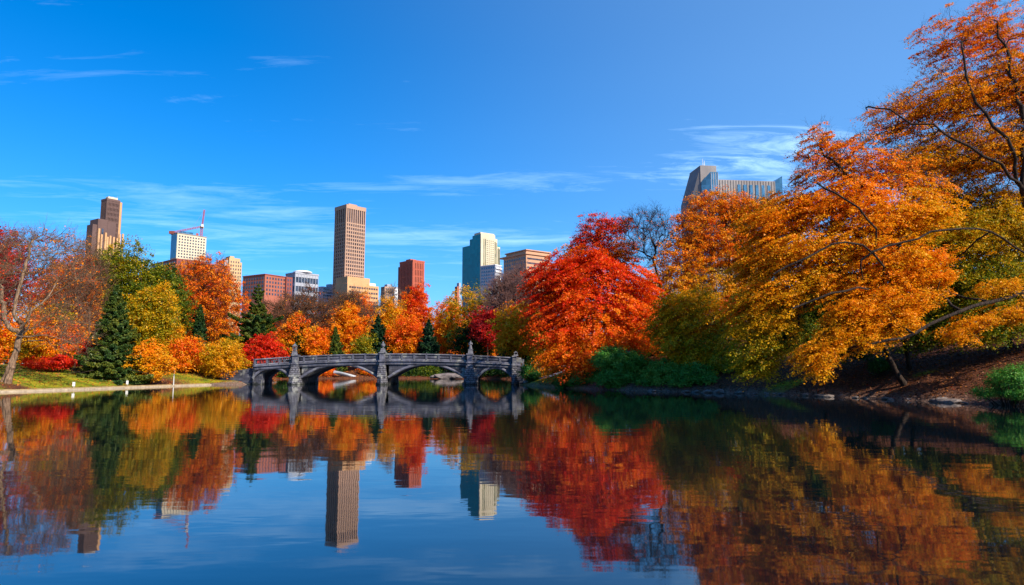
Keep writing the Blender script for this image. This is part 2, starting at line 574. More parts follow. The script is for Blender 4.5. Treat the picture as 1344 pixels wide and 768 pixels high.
def leaves_vf(C, Nr, size, aspect=0.62, fold=0.22):
    n = len(C)
    Nr = Nr / (np.linalg.norm(Nr, axis=1)[:, None] + 1e-9)
    rv = rng.normal(size=(n, 3))
    T = np.cross(Nr, rv); T /= np.linalg.norm(T, axis=1)[:, None] + 1e-9
    B = np.cross(Nr, T)
    s = size[:, None] * 0.5
    V = np.stack([C + T * s, C + B * s * aspect + Nr * s * fold, C - T * s, C - B * s * aspect + Nr * s * fold], 1).reshape(-1, 3)
    return V, np.arange(4 * n).reshape(n, 4)


def sample_lobes(lobes, n, shell=0.45):
    """lobes: list of (centre, radii(3), turn, weight)"""
    w = np.array([(l[1][0] * l[1][1] * l[1][2]) ** (2 / 3.) * l[3] for l in lobes]); w /= w.sum()
    idx = rng.choice(len(lobes), n, p=w)
    d = rng.normal(size=(n, 3)); d /= np.linalg.norm(d, axis=1)[:, None]
    r = shell + (1 - shell) * rng.random(n) ** 0.6
    inner = rng.random(n) < 0.18
    r[inner] = rng.random(inner.sum())
    C = np.array([l[0] for l in lobes])[idx]; R = np.array([l[1] for l in lobes])[idx]
    # lumpy radius
    ph = np.array([hash(i) % 97 for i in range(len(lobes))])[idx]
    lump = 1 + 0.12 * np.sin(d[:, 0] * 5 + ph) * np.sin(d[:, 2] * 6 + 2 * ph) + 0.07 * np.sin(d[:, 1] * 11 + d[:, 2] * 9 + ph)
    return C + d * R * (r * lump)[:, None], idx, d, r


SK = {}


def skeleton(base, top, pts, bend=0.25, pathw=0.30, stems=1, limbs=()):
    """nodes: trunk chain from base to top then each point joined to the cheapest earlier node"""
    base = np.array(base, float); top = np.array(top, float)
    H = np.linalg.norm(top - base)
    nt = max(4, int(H / 1.2))
    pos = []; par = []
    pl = []
    for s in range(stems):
        off = np.array([rng.normal() * 0.35, rng.normal() * 0.35, 0]) * (stems > 1)
        tp = top + (np.array([rng.normal() * 2.0, rng.normal() * 1.5, rng.normal() * 1.0]) if stems > 1 and s else 0)
        sway = rng.normal(size=2) * bend * H * 0.12
        for i in range(nt + 1):
            t = i / nt
            p = base + off + (tp - base - off) * t
            p = p + np.array([sway[0] * sin(pi * t), sway[1] * sin(pi * t), 0])
            par.append(-1 if i == 0 else len(pos) - 1)
            pl.append(0 if i == 0 else pl[-1] + np.linalg.norm(p - pos[-1]))
            pos.append(p)
    nch = len(pos)
    for lm in limbs:
        q = [at(*p) for p in lm]
        j = int(np.argmin([np.linalg.norm(np.array(p) - q[0]) for p in pos[:nch]]))
        for a in q:
            b = np.array(pos[j]); n_ = max(1, int(np.linalg.norm(a - b) / 2.2))
            for i in range(1, n_ + 1):
                p = b + (a - b) * i / n_ + (rng.normal(size=3) * 0.16 if i < n_ else 0)
                pl.append(pl[j] * 1.0 + np.linalg.norm(p - np.array(pos[j])) * 0.4); par.append(j); pos.append(p); j = len(pos) - 1
    n0 = len(pos)
    SK['nch'] = nch
    order = np.argsort(np.linalg.norm((pts - top) * np.array([1, 1, 0.8]), axis=1))
    Nn = n0 + len(pts)
    P = np.zeros((Nn, 3)); P[:n0] = pos
    L = np.zeros(Nn); L[:n0] = pl
    PR = np.full(Nn, -1); PR[:n0] = par
    low = np.zeros(Nn)
    tt = np.arange(nch) % (nt + 1) / nt
    low[:nch] = np.where(tt < 0.55, (0.55 - tt) * H * 1.5 + 3, 0)
    for k, oi in enumerate(order):
        p = pts[oi]; c = n0 + k
        q = P[:c]
        dv = p - q
        d = np.sqrt((dv ** 2).sum(1))
        cost = d + pathw * L[:c] + low[:c] + 0.35 * np.maximum(q[:, 2] - p[2], 0)
        j = int(np.argmin(cost))
        P[c] = p; PR[c] = j; L[c] = L[j] + d[j]
    return P, PR, n0, order


def radii(P, PR, rtip, expo=2.35):
    n = len(P)
    acc = np.zeros(n)
    child = np.zeros(n, int)
    for i in range(n):
        if PR[i] >= 0: child[PR[i]] += 1
    R = np.zeros(n)
    for i in range(n - 1, -1, -1):
        if acc[i] == 0: acc[i] = rtip ** expo
        R[i] = acc[i] ** (1 / expo)
        if PR[i] >= 0: acc[PR[i]] += acc[i]
    return R


def refine(P, PR, R, m=3, wig=0.06):
    """curve every edge: m pieces following the parent's heading"""
    n = len(P)
    D = np.zeros((n, 3))
    has = PR >= 0
    D[has] = P[has] - P[PR[has]]
    ln = np.linalg.norm(D, axis=1) + 1e-9
    D /= ln[:, None]
    D[~has] = (0, 0, 1)
    main = np.full(n, -1)
    for i in range(n):
        p = PR[i]
        if p >= 0 and (main[p] < 0 or R[i] > R[main[p]]): main[p] = i
    ismain = np.zeros(n, bool)
    ismain[main[main >= 0]] = True
    T = D.copy()
    hm = main >= 0
    T[hm] = D[hm] + D[main[hm]]
    T /= np.linalg.norm(T, axis=1)[:, None] + 1e-9
    e = np.where(has)[0]
    p = PR[e]
    p0 = P[p]; p1 = P[e]; L = ln[e][:, None]
    t0 = np.where(ismain[e][:, None], T[p], T[p] * 0.45 + D[e] * 0.75); t0 /= np.linalg.norm(t0, axis=1)[:, None]
    t1 = T[e]
    r0 = np.where(ismain[e], R[p], np.minimum(R[e] * 1.25, R[p])); r1 = R[e]
    pp = []; dd = []; rr = []
    for j in range(m + 1):
        t = j / m
        h00 = 2 * t ** 3 - 3 * t ** 2 + 1; h10 = t ** 3 - 2 * t ** 2 + t; h01 = -2 * t ** 3 + 3 * t ** 2; h11 = t ** 3 - t ** 2
        q = h00 * p0 + h10 * L * t0 + h01 * p1 + h11 * L * t1
        g = (6 * t * t - 6 * t) * p0 + (3 * t * t - 4 * t + 1) * L * t0 + (-6 * t * t + 6 * t) * p1 + (3 * t * t - 2 * t) * L * t1
        if 0 < j < m:
            q = q + rng.normal(size=q.shape) * wig * L * 0.5
        pp.append(q); dd.append(g); rr.append(r0 + (r1 - r0) * t)
    dd[0] = np.where(ismain[e][:, None], T[p], dd[0]); dd[m] = t1
    return pp, dd, rr, e


def tree_wood(P, PR, R, root, mat, thick=0.06, name_main='trunk', name_fine='branches', m=3, wig=0.06, fine_extra=None):
    pp, dd, rr, e = refine(P, PR, R, m, wig)
    big = rr[0] >= thick
    for nm, sel, k in ((name_main, big, 8), (name_fine, ~big, 3)):
        parts = []
        if sel.any():
            for j in range(len(pp) - 1):
                parts.append(tubes(pp[j][sel], pp[j + 1][sel], rr[j][sel], rr[j + 1][sel], dd[j][sel], dd[j + 1][sel], k))
        if nm == name_fine and fine_extra is not None:
            parts.append(fine_extra)
        if parts:
            V, Fq = join_vf(parts)
            np_mesh(nm, V, Fq, mat, root, smooth=True)


def twig_burst(P, PR, ids, count, length, r, up=0.15, spread=0.6, gen2=3):
    """fine bare twigs off the given nodes"""
    e = np.repeat(ids, count)
    par = PR[e]
    t = rng.random(len(e))[:, None]
    S = P[par] * (1 - t) + P[e] * t
    D = P[e] - P[par]; D /= np.linalg.norm(D, axis=1)[:, None] + 1e-9
    D = D + rng.normal(size=D.shape) * spread + np.array([0, 0, up]); D /= np.linalg.norm(D, axis=1)[:, None]
    Ln = length * (0.5 + rng.random(len(e)))[:, None]
    M1 = S + D * Ln * 0.5
    D2 = D + rng.normal(size=D.shape) * 0.22 + np.array([0, 0, up * 0.5]); D2 /= np.linalg.norm(D2, axis=1)[:, None]
    E = M1 + D2 * Ln * 0.5
    one = np.ones(len(e))
    parts = [tubes(S, M1, r * one, r * 0.7 * one, D, D2, 3), tubes(M1, E, r * 0.7 * one, r * 0.3 * one, D2, D2, 3)]
    tips = [E]
    if gen2:
        k = np.repeat(np.arange(len(e)), gen2)
        t = rng.random(len(k))[:, None]
        S2 = M1[k] * (1 - t) + E[k] * t
        D3 = D2[k] + rng.normal(size=(len(k), 3)) * 0.45; D3 /= np.linalg.norm(D3, axis=1)[:, None]
        E2 = S2 + D3 * Ln[k] * 0.42 * (0.5 + rng.random((len(k), 1)))
        o2 = np.ones(len(k))
        parts.append(tubes(S2, E2, r * 0.5 * o2, r * 0.25 * o2, D3, D3, 3))
        tips.append(E2)
    return join_vf(parts), np.concatenate(tips)


def auto_lobes(x0, x1, y0, y1, Y, turn, n=12, flat=0.7, var=0.07, depth=0.85, seed=0, peak=0.0):
    """crown box in photo pixels at distance Y -> overlapping lobes filling an ellipsoid"""
    r_ = np.random.default_rng(seed + 11)
    c = at((x0 + x1) / 2, (y0 + y1) / 2, Y)
    s = mpp(Y)
    RX = (x1 - x0) / 2 * s; RZ = (y1 - y0) / 2 * s; RY = RX * depth
    L = [(c, (RX * 0.70, RY * 0.70, RZ * 0.72), turn, 0.6)]
    for i in range(n):
        a = i * 2.399963 + r_.random() * 0.5
        v = 1 - 2 * (i + 0.5) / n
        h = sqrt(max(0, 1 - v * v))
        q = 0.60 + 0.1 * r_.random()
        rr = (0.42 + 0.10 * r_.random())
        shrink = 1 - peak * max(v, 0)
        cc = c + np.array([cos(a) * h * RX * q * shrink, sin(a) * h * RY * q * shrink, v * RZ * q])
        m = (RX + RZ) / 2
        L.append((cc, (rr * (RX + m) / 2, rr * RY, rr * (RZ + m) / 2 * flat * 1.15), turn + r_.normal() * var, 1.0))
    return L


def px_lobes(spec, dY=0.0):
    """(px, py, rx, ry, Y, depth_radius_m, turn[, weight]) in photo pixels"""
    out = []
    for q in spec:
        px, py, rx, ry, Y, dr, tn = q[:7]
        Y = Y + dY
        w = q[7] if len(q) > 7 else 1.0
        s = mpp(Y)
        out.append((at(px, py, Y), (rx * s, dr, ry * s), tn, w))
    return out


def make_tree(name, label, cat, base_px, Yb, lobes, pads, leaves_per, leaf, pad_r, top=None, bark='bark', rtip=0.02,
              flatness=0.35, droop=0.3, tvar=0.05, stems=1, twigs=0, twig_len=1.2, twig_r=0.018, shell=0.45, group=None,
              leafmat='leaf', normal_jit=0.7, thick=0.05, minz=None, leafy=1.0, trunk_scale=1.0, wig=0.06, limbs=(), lob=1.0, ragged=0.45, spray=0.0):
    pads = int(pads * 1.25)
    lobes = [(c, tuple(np.array(r) * np.array([lob, 1.0, lob])), t, w) for (c, r, t, w) in lobes]
    bp = at(base_px, 480, Yb)
    bx, by = bp[0], bp[1]
    bz = gh(bx, by)
    root = thing(name, label, cat, (bx, by, bz), 0, group)
    org = np.array([bx, by, bz])
    pts, idx, d, r = sample_lobes(lobes, pads, shell)
    pts = pts + rng.normal(size=pts.shape) * pad_r * ragged
    g = gh_arr(pts[:, 0], pts[:, 1])
    gmin = np.maximum(g, 0) + (minz if minz is not None else 0.8)
    low = pts[:, 2] < gmin
    pts[low, 2] = gmin[low] + rng.random(low.sum()) * 0.8
    C = np.array([l[0] for l in lobes]); wts = np.array([np.prod(l[1]) for l in lobes])
    cen = (C * wts[:, None]).sum(0) / wts.sum()
    zlo = pts[:, 2].min()
    if top is None:
        tp = np.array([cen[0] * 0.6 + bx * 0.4, cen[1] * 0.6 + by * 0.4, max(zlo * 0.45 + cen[2] * 0.55, bz + 1.0)])
    else:
        tp = at(*top)
    P, PR, n0, order = skeleton((bx, by, bz - 0.15), tp, pts, stems=stems, limbs=limbs)
    R = radii(P, PR, rtip)
    R[:n0] *= trunk_scale
    if limbs and trunk_scale <= 1:
        R[SK['nch']:n0] = np.maximum(R[SK['nch']:n0] * 1.25, 0.075)
    R[0] *= 1.35
    if n0 > 1: R[1] *= 1.08
    P = P - org
    extra = None
    if twigs:
        ids = np.arange(n0, len(P))
        extra, tips = twig_burst(P, PR, ids, twigs, twig_len, twig_r)
    tree_wood(P, PR, R, root, M[bark], thick=thick, fine_extra=extra, wig=wig)
    if leaves_per > 0:
        # pads: sprays of leaves round the branch ends
        node = np.arange(n0, len(P))
        pos = P[node]; li = idx[order]; dd = d[order]
        if leafy < 1:
            keep = rng.random(len(node)) < leafy
            pos, li, dd, node = pos[keep], li[keep], dd[keep], node[keep]
        tl = np.array([l[2] for l in lobes])[li] + rng.normal(size=len(li)) * tvar
        nP = len(pos)
        cnt = leaves_per
        k = np.repeat(np.arange(nP), cnt)
        out = dd.copy(); out[:, 2] *= 0.4
        oh = out[:, :2] / (np.linalg.norm(out[:, :2], axis=1)[:, None] + 1e-6)
        pn = np.concatenate([oh * droop, np.ones((nP, 1))], 1)
        pn += rng.normal(size=pn.shape) * 0.18
        pn /= np.linalg.norm(pn, axis=1)[:, None]
        U, W = frames(pn)
        if spray:
            # long sprays that run outward from the trunk and hang at the tip
            ax = pos[:, :2] / (np.linalg.norm(pos[:, :2], axis=1)[:, None] + 1e-6)
            ax = ax + oh * 0.5 + rng.normal(size=ax.shape) * 0.35
            ax = ax / (np.linalg.norm(ax, axis=1)[:, None] + 1e-6)
            pn = np.concatenate([ax * droop, np.ones((nP, 1))], 1) + rng.normal(size=(nP, 3)) * 0.10
            pn /= np.linalg.norm(pn, axis=1)[:, None]
            U = np.concatenate([ax, np.zeros((nP, 1))], 1)
            U = U - pn * (U * pn).sum(1)[:, None]; U /= np.linalg.norm(U, axis=1)[:, None]
            W = np.cross(pn, U)
        sc = (pad_r * (0.45 + 1.15 * rng.random(nP) ** 1.3))[k]
        rad = np.sqrt(rng.random(len(k))) * sc
        ang = rng.random(len(k)) * 2 * pi
        rad *= 1 + 0.35 * np.sin(ang * 3 + k * 1.7) * 0.6
        cu = rad * np.cos(ang) * (1 + 0.75 * spray); cw = rad * np.sin(ang) * (1 - 0.38 * spray)
        cw = cw * (1 - 0.35 * spray * np.clip(cu / sc, -1, 1))
        h = rng.normal(size=len(k)) * sc * flatness * 0.5
        pts3 = pos[k] + U[k] * cu[:, None] + W[k] * cw[:, None] + pn[k] * (h - 0.25 * droop * rad * rad / sc)[:, None]
        pts3[:, 2] -= spray * 0.14 * np.maximum(cu, 0) ** 2 / sc
        nr = pn[k] + rng.normal(size=(len(k), 3)) * normal_jit
        sz = leaf * (0.55 + 0.9 * rng.random(len(k)))
        tn = tl[k] + rng.normal(size=len(k)) * 0.045
        V, Fq = leaves_vf(pts3, nr, sz)
        np_mesh('crown', V, Fq, M[leafmat], root, attr=tn)
    return root


def make_conifer(name, label, px, Y, ytop, half_px, ybase=None, turn=0.3, droop=0.25, whorls=26, dens=1.0, group=None, ragged=0.15, leaf=0.32, first=0.08):
    b = at(px, 480, Y); x, y = b[0], b[1]
    z = gh(x, y)
    H = at(px, ytop, Y)[2] - z
    Rm = half_px * mpp(Y)
    root = thing(name, label, 'conifer tree', (x, y, z), rng.random() * 6, group)
    # trunk
    nseg = 8
    zz = np.linspace(-0.2, H * 0.99, nseg + 1)
    rr = 0.02 * H * (1 - zz / (H * 1.02)) + 0.01
    P = np.stack([0 * zz, 0 * zz, zz], 1)
    P[1:-1, :2] += rng.normal(size=(nseg - 1, 2)) * 0.004 * H
    D = np.tile([[0, 0, 1.0]], (nseg, 1))
    V, Fq = tubes(P[:-1], P[1:], rr[:-1], rr[1:], D, D, 8)
    np_mesh('trunk', V, Fq, M['bark'], root, smooth=True)
    bs = []; be = []
    cards = []; nrm = []; tn = []
    for w in range(whorls):
        t = w / (whorls - 1)
        z0 = H * (first + (0.97 - first) * t ** 0.9)
        Lm = Rm * (1 - t) ** 0.85 * (0.92 + ragged * rng.normal()) + 0.12
        kb = max(5, int(11 * (1 - t) + 5))
        a0 = rng.random() * 6.28
        for i in range(kb):
            a = a0 + 2 * pi * (i + 0.5 * rng.random()) / kb
            L = max(0.15, Lm * (1 + ragged * rng.normal()))
            dz = L * (0.35 * t + 0.12 - droop)
            e = np.array([cos(a) * L, sin(a) * L, z0 + dz])
            s = np.array([0, 0, z0])
            bs.append(s); be.append(e)
            n = int((60 + 230 * L) * dens)
            tt = rng.random(n) ** 0.65
            wdt = 0.34 * L * (1.05 - tt) + 0.08
            lat = rng.uniform(-1, 1, n) * wdt
            side = np.array([-sin(a), cos(a), 0])
            sag = -0.10 * L * np.sin(pi * tt)
            pt = s + (e - s) * tt[:, None] + side * lat[:, None]
            pt[:, 2] += sag - np.abs(lat) * 0.25 - rng.random(n) * 0.22 * (1 + L * 0.3) + 0.08
            cards.append(pt)
            nn = np.array([cos(a) * 0.35, sin(a) * 0.35, 1.0]) + rng.normal(size=(n, 3)) * 0.5
            nrm.append(nn)
            tn.append(turn + rng.normal() * 0.12 + rng.normal(size=n) * 0.1)
    bs = np.array(bs); be = np.array(be); D = be - bs
    r0 = 0.012 * np.linalg.norm(D, axis=1) + 0.01
    V, Fq = tubes(bs, be, r0, r0 * 0.3, D, D, 4)
    np_mesh('branches', V, Fq, M['bark'], root, smooth=True)
    C = np.concatenate(cards); Nn = np.concatenate(nrm); T = np.concatenate(tn)
    V, Fq = leaves_vf(C, Nn, leaf * (0.6 + 0.8 * rng.random(len(C))), aspect=0.4)
    np_mesh('crown', V, Fq, M['needle'], root, attr=T)
    return root


def make_shrub(name, label, cat, lobes, Y, pads, per, leaf, pad_r, turn_mat='green', group=None, flat=0.7, normal_jit=1.0, tvar=0.08, base=None, cnt_stems=14):
    C = np.array([l[0] for l in lobes]); c = C.mean(0)
    bx, by = (c[0], c[1]) if base is None else (at(base, 480, Y)[0], Y)
    bz = max(gh(bx, by), 0.05)
    root = thing(name, label, cat, (bx, by, bz), 0, group)
    org = np.array([bx, by, bz])
    pts, idx, d, r = sample_lobes(lobes, pads, 0.4)
    g = np.maximum(gh_arr(pts[:, 0], pts[:, 1]), 0) + 0.15
    pts[:, 2] = np.where(pts[:, 2] < g, g + rng.random(len(pts)) * 0.5, pts[:, 2])
    # stems
    sel = rng.choice(len(pts), min(len(pts), cnt_stems * 6), replace=False)
    q = pts[sel]
    S = np.tile(org, (len(q), 1)); S[:, :2] += (q[:, :2] - org[:2]) * 0.35 + rng.normal(size=(len(q), 2)) * 0.1
    S[:, 2] = gh_arr(S[:, 0], S[:, 1]) - 0.1
    Mid = (S + q) / 2; Mid[:, 2] += 0.1 * (q[:, 2] - S[:, 2])
    D1 = Mid - S; D2 = q - Mid
    one = np.ones(len(q)); rr = 0.03
    V, Fq = join_vf([tubes(S - org, Mid - org, rr * one, rr * .7 * one, D1, D1 + D2, 4), tubes(Mid - org, q - org, rr * .7 * one, rr * .25 * one, D1 + D2, D2, 4)])
    np_mesh('stems', V, Fq, M['bark'], root, smooth=True)
    k = np.repeat(np.arange(len(pts)), per)
    sc = pad_r * (0.6 + 0.8 * rng.random(len(pts)))[k]
    off = rng.normal(size=(len(k), 3)) * sc[:, None] * 0.5
    off[:, 2] *= flat
    nr = d[k] * 0.8 + np.array([0, 0, 0.6]) + rng.normal(size=(len(k), 3)) * normal_jit * 0.6
    tl = (np.array([l[2] for l in lobes])[idx] + rng.normal(size=len(idx)) * tvar)[k] + rng.normal(size=len(k)) * 0.04
    P3 = pts[k] + off
    P3[:, 2] = np.maximum(P3[:, 2], np.maximum(gh_arr(pts[:, 0], pts[:, 1]), 0)[k] + 0.03)
    V, Fq = leaves_vf(P3 - org, nr, leaf * (0.55 + 0.9 * rng.random(len(k))))
    np_mesh('crown', V, Fq, M[turn_mat], root, attr=tl)
    return root

# ------------------------------------------------------------------ light and sky
SUN_EL = radians(36)
SUNV = np.array([0.75, -0.66, 0.0]); SUNV /= np.linalg.norm(SUNV)
SUNV = np.array([SUNV[0] * cos(SUN_EL), SUNV[1] * cos(SUN_EL), sin(SUN_EL)])
sl = bpy.data.lights.new('sun', 'SUN')
sl.energy = 4.8
sl.angle = radians(0.5)
sl.color = (1.0, 0.88, 0.70)
so = bpy.data.objects.new('sun', sl)
COL.objects.link(so)
from mathutils import Vector
so.rotation_euler = Vector(tuple(SUNV)).to_track_quat('Z', 'Y').to_euler()

w = bpy.data.worlds.new('World'); SC.world = w; w.use_nodes = True
nt = w.node_tree; nt.nodes.clear(); n = nt.nodes; l = nt.links
wo = n.new('ShaderNodeOutputWorld'); bg = n.new('ShaderNodeBackground'); bg.inputs['Strength'].default_value = 0.11
sky = n.new('ShaderNodeTexSky'); sky.sky_type = 'NISHITA'; sky.sun_disc = False
sky.sun_elevation = SUN_EL
sky.sun_rotation = math.atan2(SUNV[0], SUNV[1])
sky.air_density = 1.0; sky.dust_density = 0.9; sky.ozone_density = 2.0; sky.altitude = 0
hs = n.new('ShaderNodeHueSaturation'); hs.inputs['Saturation'].default_value = 1.20; hs.inputs['Value'].default_value = 1.0
tint = n.new('ShaderNodeMix'); tint.data_type = 'RGBA'; tint.blend_type = 'MULTIPLY'; tint.inputs['Factor'].default_value = 1.0
tint.inputs['B'].default_value = (0.55, 0.82, 1.15, 1)
l.new(sky.outputs[0], tint.inputs['A']); l.new(tint.outputs['Result'], hs.inputs['Color'])
# thin cirrus, laid out on a high flat layer
tc = n.new('ShaderNodeTexCoord')
sep = n.new('ShaderNodeSeparateXYZ'); l.new(tc.outputs['Generated'], sep.inputs[0])
mz = n.new('ShaderNodeMath'); mz.operation = 'MAXIMUM'; mz.inputs[1].default_value = 0.04
l.new(sep.outputs['Z'], mz.inputs[0])
dx = n.new('ShaderNodeMath'); dx.operation = 'DIVIDE'; l.new(sep.outputs['X'], dx.inputs[0]); l.new(mz.outputs[0], dx.inputs[1])
dy = n.new('ShaderNodeMath'); dy.operation = 'DIVIDE'; l.new(sep.outputs['Y'], dy.inputs[0]); l.new(mz.outputs[0], dy.inputs[1])
cb = n.new('ShaderNodeCombineXYZ'); l.new(dx.outputs[0], cb.inputs[0]); l.new(dy.outputs[0], cb.inputs[1])
mp = n.new('ShaderNodeMapping'); mp.inputs['Rotation'].default_value = (0, 0, radians(-40)); mp.inputs['Scale'].default_value = (0.42, 1.15, 1)
mp.inputs['Location'].default_value = (3.4, 1.2, 0)
l.new(cb.outputs[0], mp.inputs[0])
c1 = n.new('ShaderNodeTexNoise'); c1.inputs['Scale'].default_value = 1.3; c1.inputs['Detail'].default_value = 9
c1.inputs['Roughness'].default_value = 0.62; c1.inputs['Distortion'].default_value = 0.8
l.new(mp.outputs[0], c1.inputs['Vector'])
c2 = n.new('ShaderNodeTexNoise'); c2.inputs['Scale'].default_value = 0.28; c2.inputs['Detail'].default_value = 3
l.new(mp.outputs[0], c2.inputs['Vector'])
mm = n.new('ShaderNodeMath'); mm.operation = 'MULTIPLY'
l.new(c1.outputs['Fac'], mm.inputs[0]); l.new(c2.outputs['Fac'], mm.inputs[1])
# one brighter bank of cirrus low in the sky at the right, and fine streaks over it
bank = at(1030, 195, 1000.0) - np.array([0, 0, CAMH]); bank /= np.linalg.norm(bank)
vd = n.new('ShaderNodeVectorMath'); vd.operation = 'SUBTRACT'; vd.inputs[1].default_value = tuple(bank); l.new(tc.outputs['Generated'], vd.inputs[0])
vm = n.new('ShaderNodeMapping'); vm.inputs['Rotation'].default_value = (0, radians(14), 0); vm.inputs['Scale'].default_value = (3.4, 3.4, 9.5); l.new(vd.outputs[0], vm.inputs[0])
vl = n.new('ShaderNodeVectorMath'); vl.operation = 'LENGTH'; l.new(vm.outputs[0], vl.inputs[0])
bk = n.new('ShaderNodeMapRange'); bk.inputs['From Min'].default_value = 0.0; bk.inputs['From Max'].default_value = 1.0
bk.inputs['To Min'].default_value = 0.20; bk.inputs['To Max'].default_value = 0.0; bk.interpolation_type = 'SMOOTHSTEP'
l.new(vl.outputs['Value'], bk.inputs['Value'])
c3 = n.new('ShaderNodeTexNoise'); c3.inputs['Scale'].default_value = 2.6; c3.inputs['Detail'].default_value = 10; c3.inputs['Roughness'].default_value = 0.68
c3.inputs['Distortion'].default_value = 1.6
m3 = n.new('ShaderNodeMapping'); m3.inputs['Rotation'].default_value = (0, 0, radians(-38)); m3.inputs['Scale'].default_value = (0.5, 1.3, 1)
l.new(cb.outputs[0], m3.inputs[0]); l.new(m3.outputs[0], c3.inputs['Vector'])
f3 = n.new('ShaderNodeMapRange'); f3.inputs['From Min'].default_value = 0.34; f3.inputs['From Max'].default_value = 0.66
f3.inputs['To Min'].default_value = 0.1; f3.inputs['To Max'].default_value = 1.5
l.new(c3.outputs['Fac'], f3.inputs['Value'])
b3 = n.new('ShaderNodeMath'); b3.operation = 'MULTIPLY'; l.new(bk.outputs[0], b3.inputs[0]); l.new(f3.outputs[0], b3.inputs[1])
ad = n.new('ShaderNodeMath'); ad.operation = 'ADD'; g3 = n.new('ShaderNodeMath'); g3.operation = 'MULTIPLY_ADD'; g3.inputs[1].default_value = 0.22; g3.inputs[2].default_value = 0.80; l.new(f3.outputs[0], g3.inputs[0])
g4 = n.new('ShaderNodeMath'); g4.operation = 'MULTIPLY'; l.new(mm.outputs[0], g4.inputs[0]); l.new(g3.outputs[0], g4.inputs[1])
l.new(g4.outputs[0], ad.inputs[0]); l.new(b3.outputs[0], ad.inputs[1])
cr = n.new('ShaderNodeValToRGB'); cr.color_ramp.elements[0].position = 0.245; cr.color_ramp.elements[0].color = (0, 0, 0, 1)
cr.color_ramp.elements[1].position = 0.62; cr.color_ramp.elements[1].color = (0.60, 0.60, 0.60, 1)
l.new(ad.outputs[0], cr.inputs['Fac'])
cm = n.new('ShaderNodeMix'); cm.data_type = 'RGBA'
cm.inputs['B'].default_value = (5.8, 8.6, 11.4, 1)
veil = at(1330, 60, 1000.0) - np.array([0, 0, CAMH]); veil /= np.linalg.norm(veil)
dp = n.new('ShaderNodeVectorMath'); dp.operation = 'DOT_PRODUCT'; dp.inputs[1].default_value = tuple(veil); l.new(tc.outputs['Generated'], dp.inputs[0])
vr = n.new('ShaderNodeMapRange'); vr.inputs['From Min'].default_value = 0.45; vr.inputs['From Max'].default_value = 1.0
vr.inputs['To Min'].default_value = 0.0; vr.inputs['To Max'].default_value = 1.0
l.new(dp.outputs['Value'], vr.inputs['Value'])
vn = n.new('ShaderNodeMath'); vn.operation = 'MULTIPLY_ADD'; vn.inputs[1].default_value = 0.8; vn.inputs[2].default_value = 0.6; l.new(c2.outputs['Fac'], vn.inputs[0])
vp = n.new('ShaderNodeMath'); vp.operation = 'POWER'; vp.inputs[1].default_value = 2.6; l.new(vr.outputs[0], vp.inputs[0])
vq = n.new('ShaderNodeMath'); vq.operation = 'MULTIPLY'; vq.inputs[1].default_value = 0.15; l.new(vp.outputs[0], vq.inputs[0])
vv = n.new('ShaderNodeMath'); vv.operation = 'MULTIPLY'; l.new(vq.outputs[0], vv.inputs[0]); l.new(vn.outputs[0], vv.inputs[1])
vx = n.new('ShaderNodeMath'); vx.operation = 'MAXIMUM'; l.new(vv.outputs[0], vx.inputs[0]); l.new(cr.outputs['Color'], vx.inputs[1])
l.new(vx.outputs[0], cm.inputs['Factor']); l.new(hs.outputs[0], cm.inputs['A'])
l.new(cm.outputs['Result'], bg.inputs['Color']); l.new(bg.outputs[0], wo.inputs['Surface'])
SC.view_settings.view_transform = 'Standard'
SC.view_settings.look = 'None'
SC.view_settings.exposure = 0.70
SC.view_settings.gamma = 1.0
SC.cycles.max_bounces = 6
SC.cycles.diffuse_bounces = 3
SC.cycles.glossy_bounces = 3
SC.cycles.transmission_bounces = 3
SC.cycles.use_denoising = True

# ------------------------------------------------------------------ stone bridge
M['stone'] = stone_mat('shade_toned_grey_stone', (0.050, 0.053, 0.078), (0.125, 0.13, 0.175), wet=True, scale=1.1, brick=(0.9, 0.36, 0.02), mortar=0.5, bump=0.5, stain=0.45)  # the dark bluish cast of shade is put into the bridge stone colours
M['stone_light'] = stone_mat('pale_cut_stone', (0.085, 0.088, 0.125), (0.19, 0.195, 0.25), wet=True, scale=1.6, brick=(1.4, 0.6, 0.015), mortar=0.6, bump=0.4, stain=0.4)
M['rubble'] = stone_mat('rough_rubble_stone', (0.04, 0.04, 0.055), (0.30, 0.295, 0.34), wet=True, scale=3.2, brick=(0.55, 0.33, 0.045), mortar=0.25, bump=1.0, stain=0.3)
M['statue'] = stone_mat('weathered_statue_stone', (0.05, 0.05, 0.065), (0.2, 0.2, 0.23), scale=3.0, bump=0.6)

BY0, BY1 = 115.0, 124.0


def bxp(px):
    return float(at(px, 490, BY0)[0])


X0, X1 = bxp(332), bxp(684)
SX = BY0 / F
XM = bxp(520)


def ztop(x):
    u = (x - XM) / SX
    return 5.15 - 2.7e-5 * u * u


bridge = thing('stone_bridge', 'shade-toned blue-grey stone arch bridge with four arches crossing the pond', 'bridge', (0, 0, 0))
arches = [(bxp(333), bxp(380.5), 0.95, 2.62), (bxp(396), bxp(495.5), 1.05, 3.22), (bxp(510.5), bxp(609), 1.05, 3.22), (bxp(627), bxp(672), 0.95, 2.62)]


def arc_z(x, a):
    x0, x1, zs, zc = a
    h = zc - zs; c = (x1 - x0) / 2
    Rr = (c * c + h * h) / (2 * h)
    xm = (x0 + x1) / 2
    return zs + sqrt(max(Rr * Rr - (x - xm) ** 2, 0)) - (Rr - h)


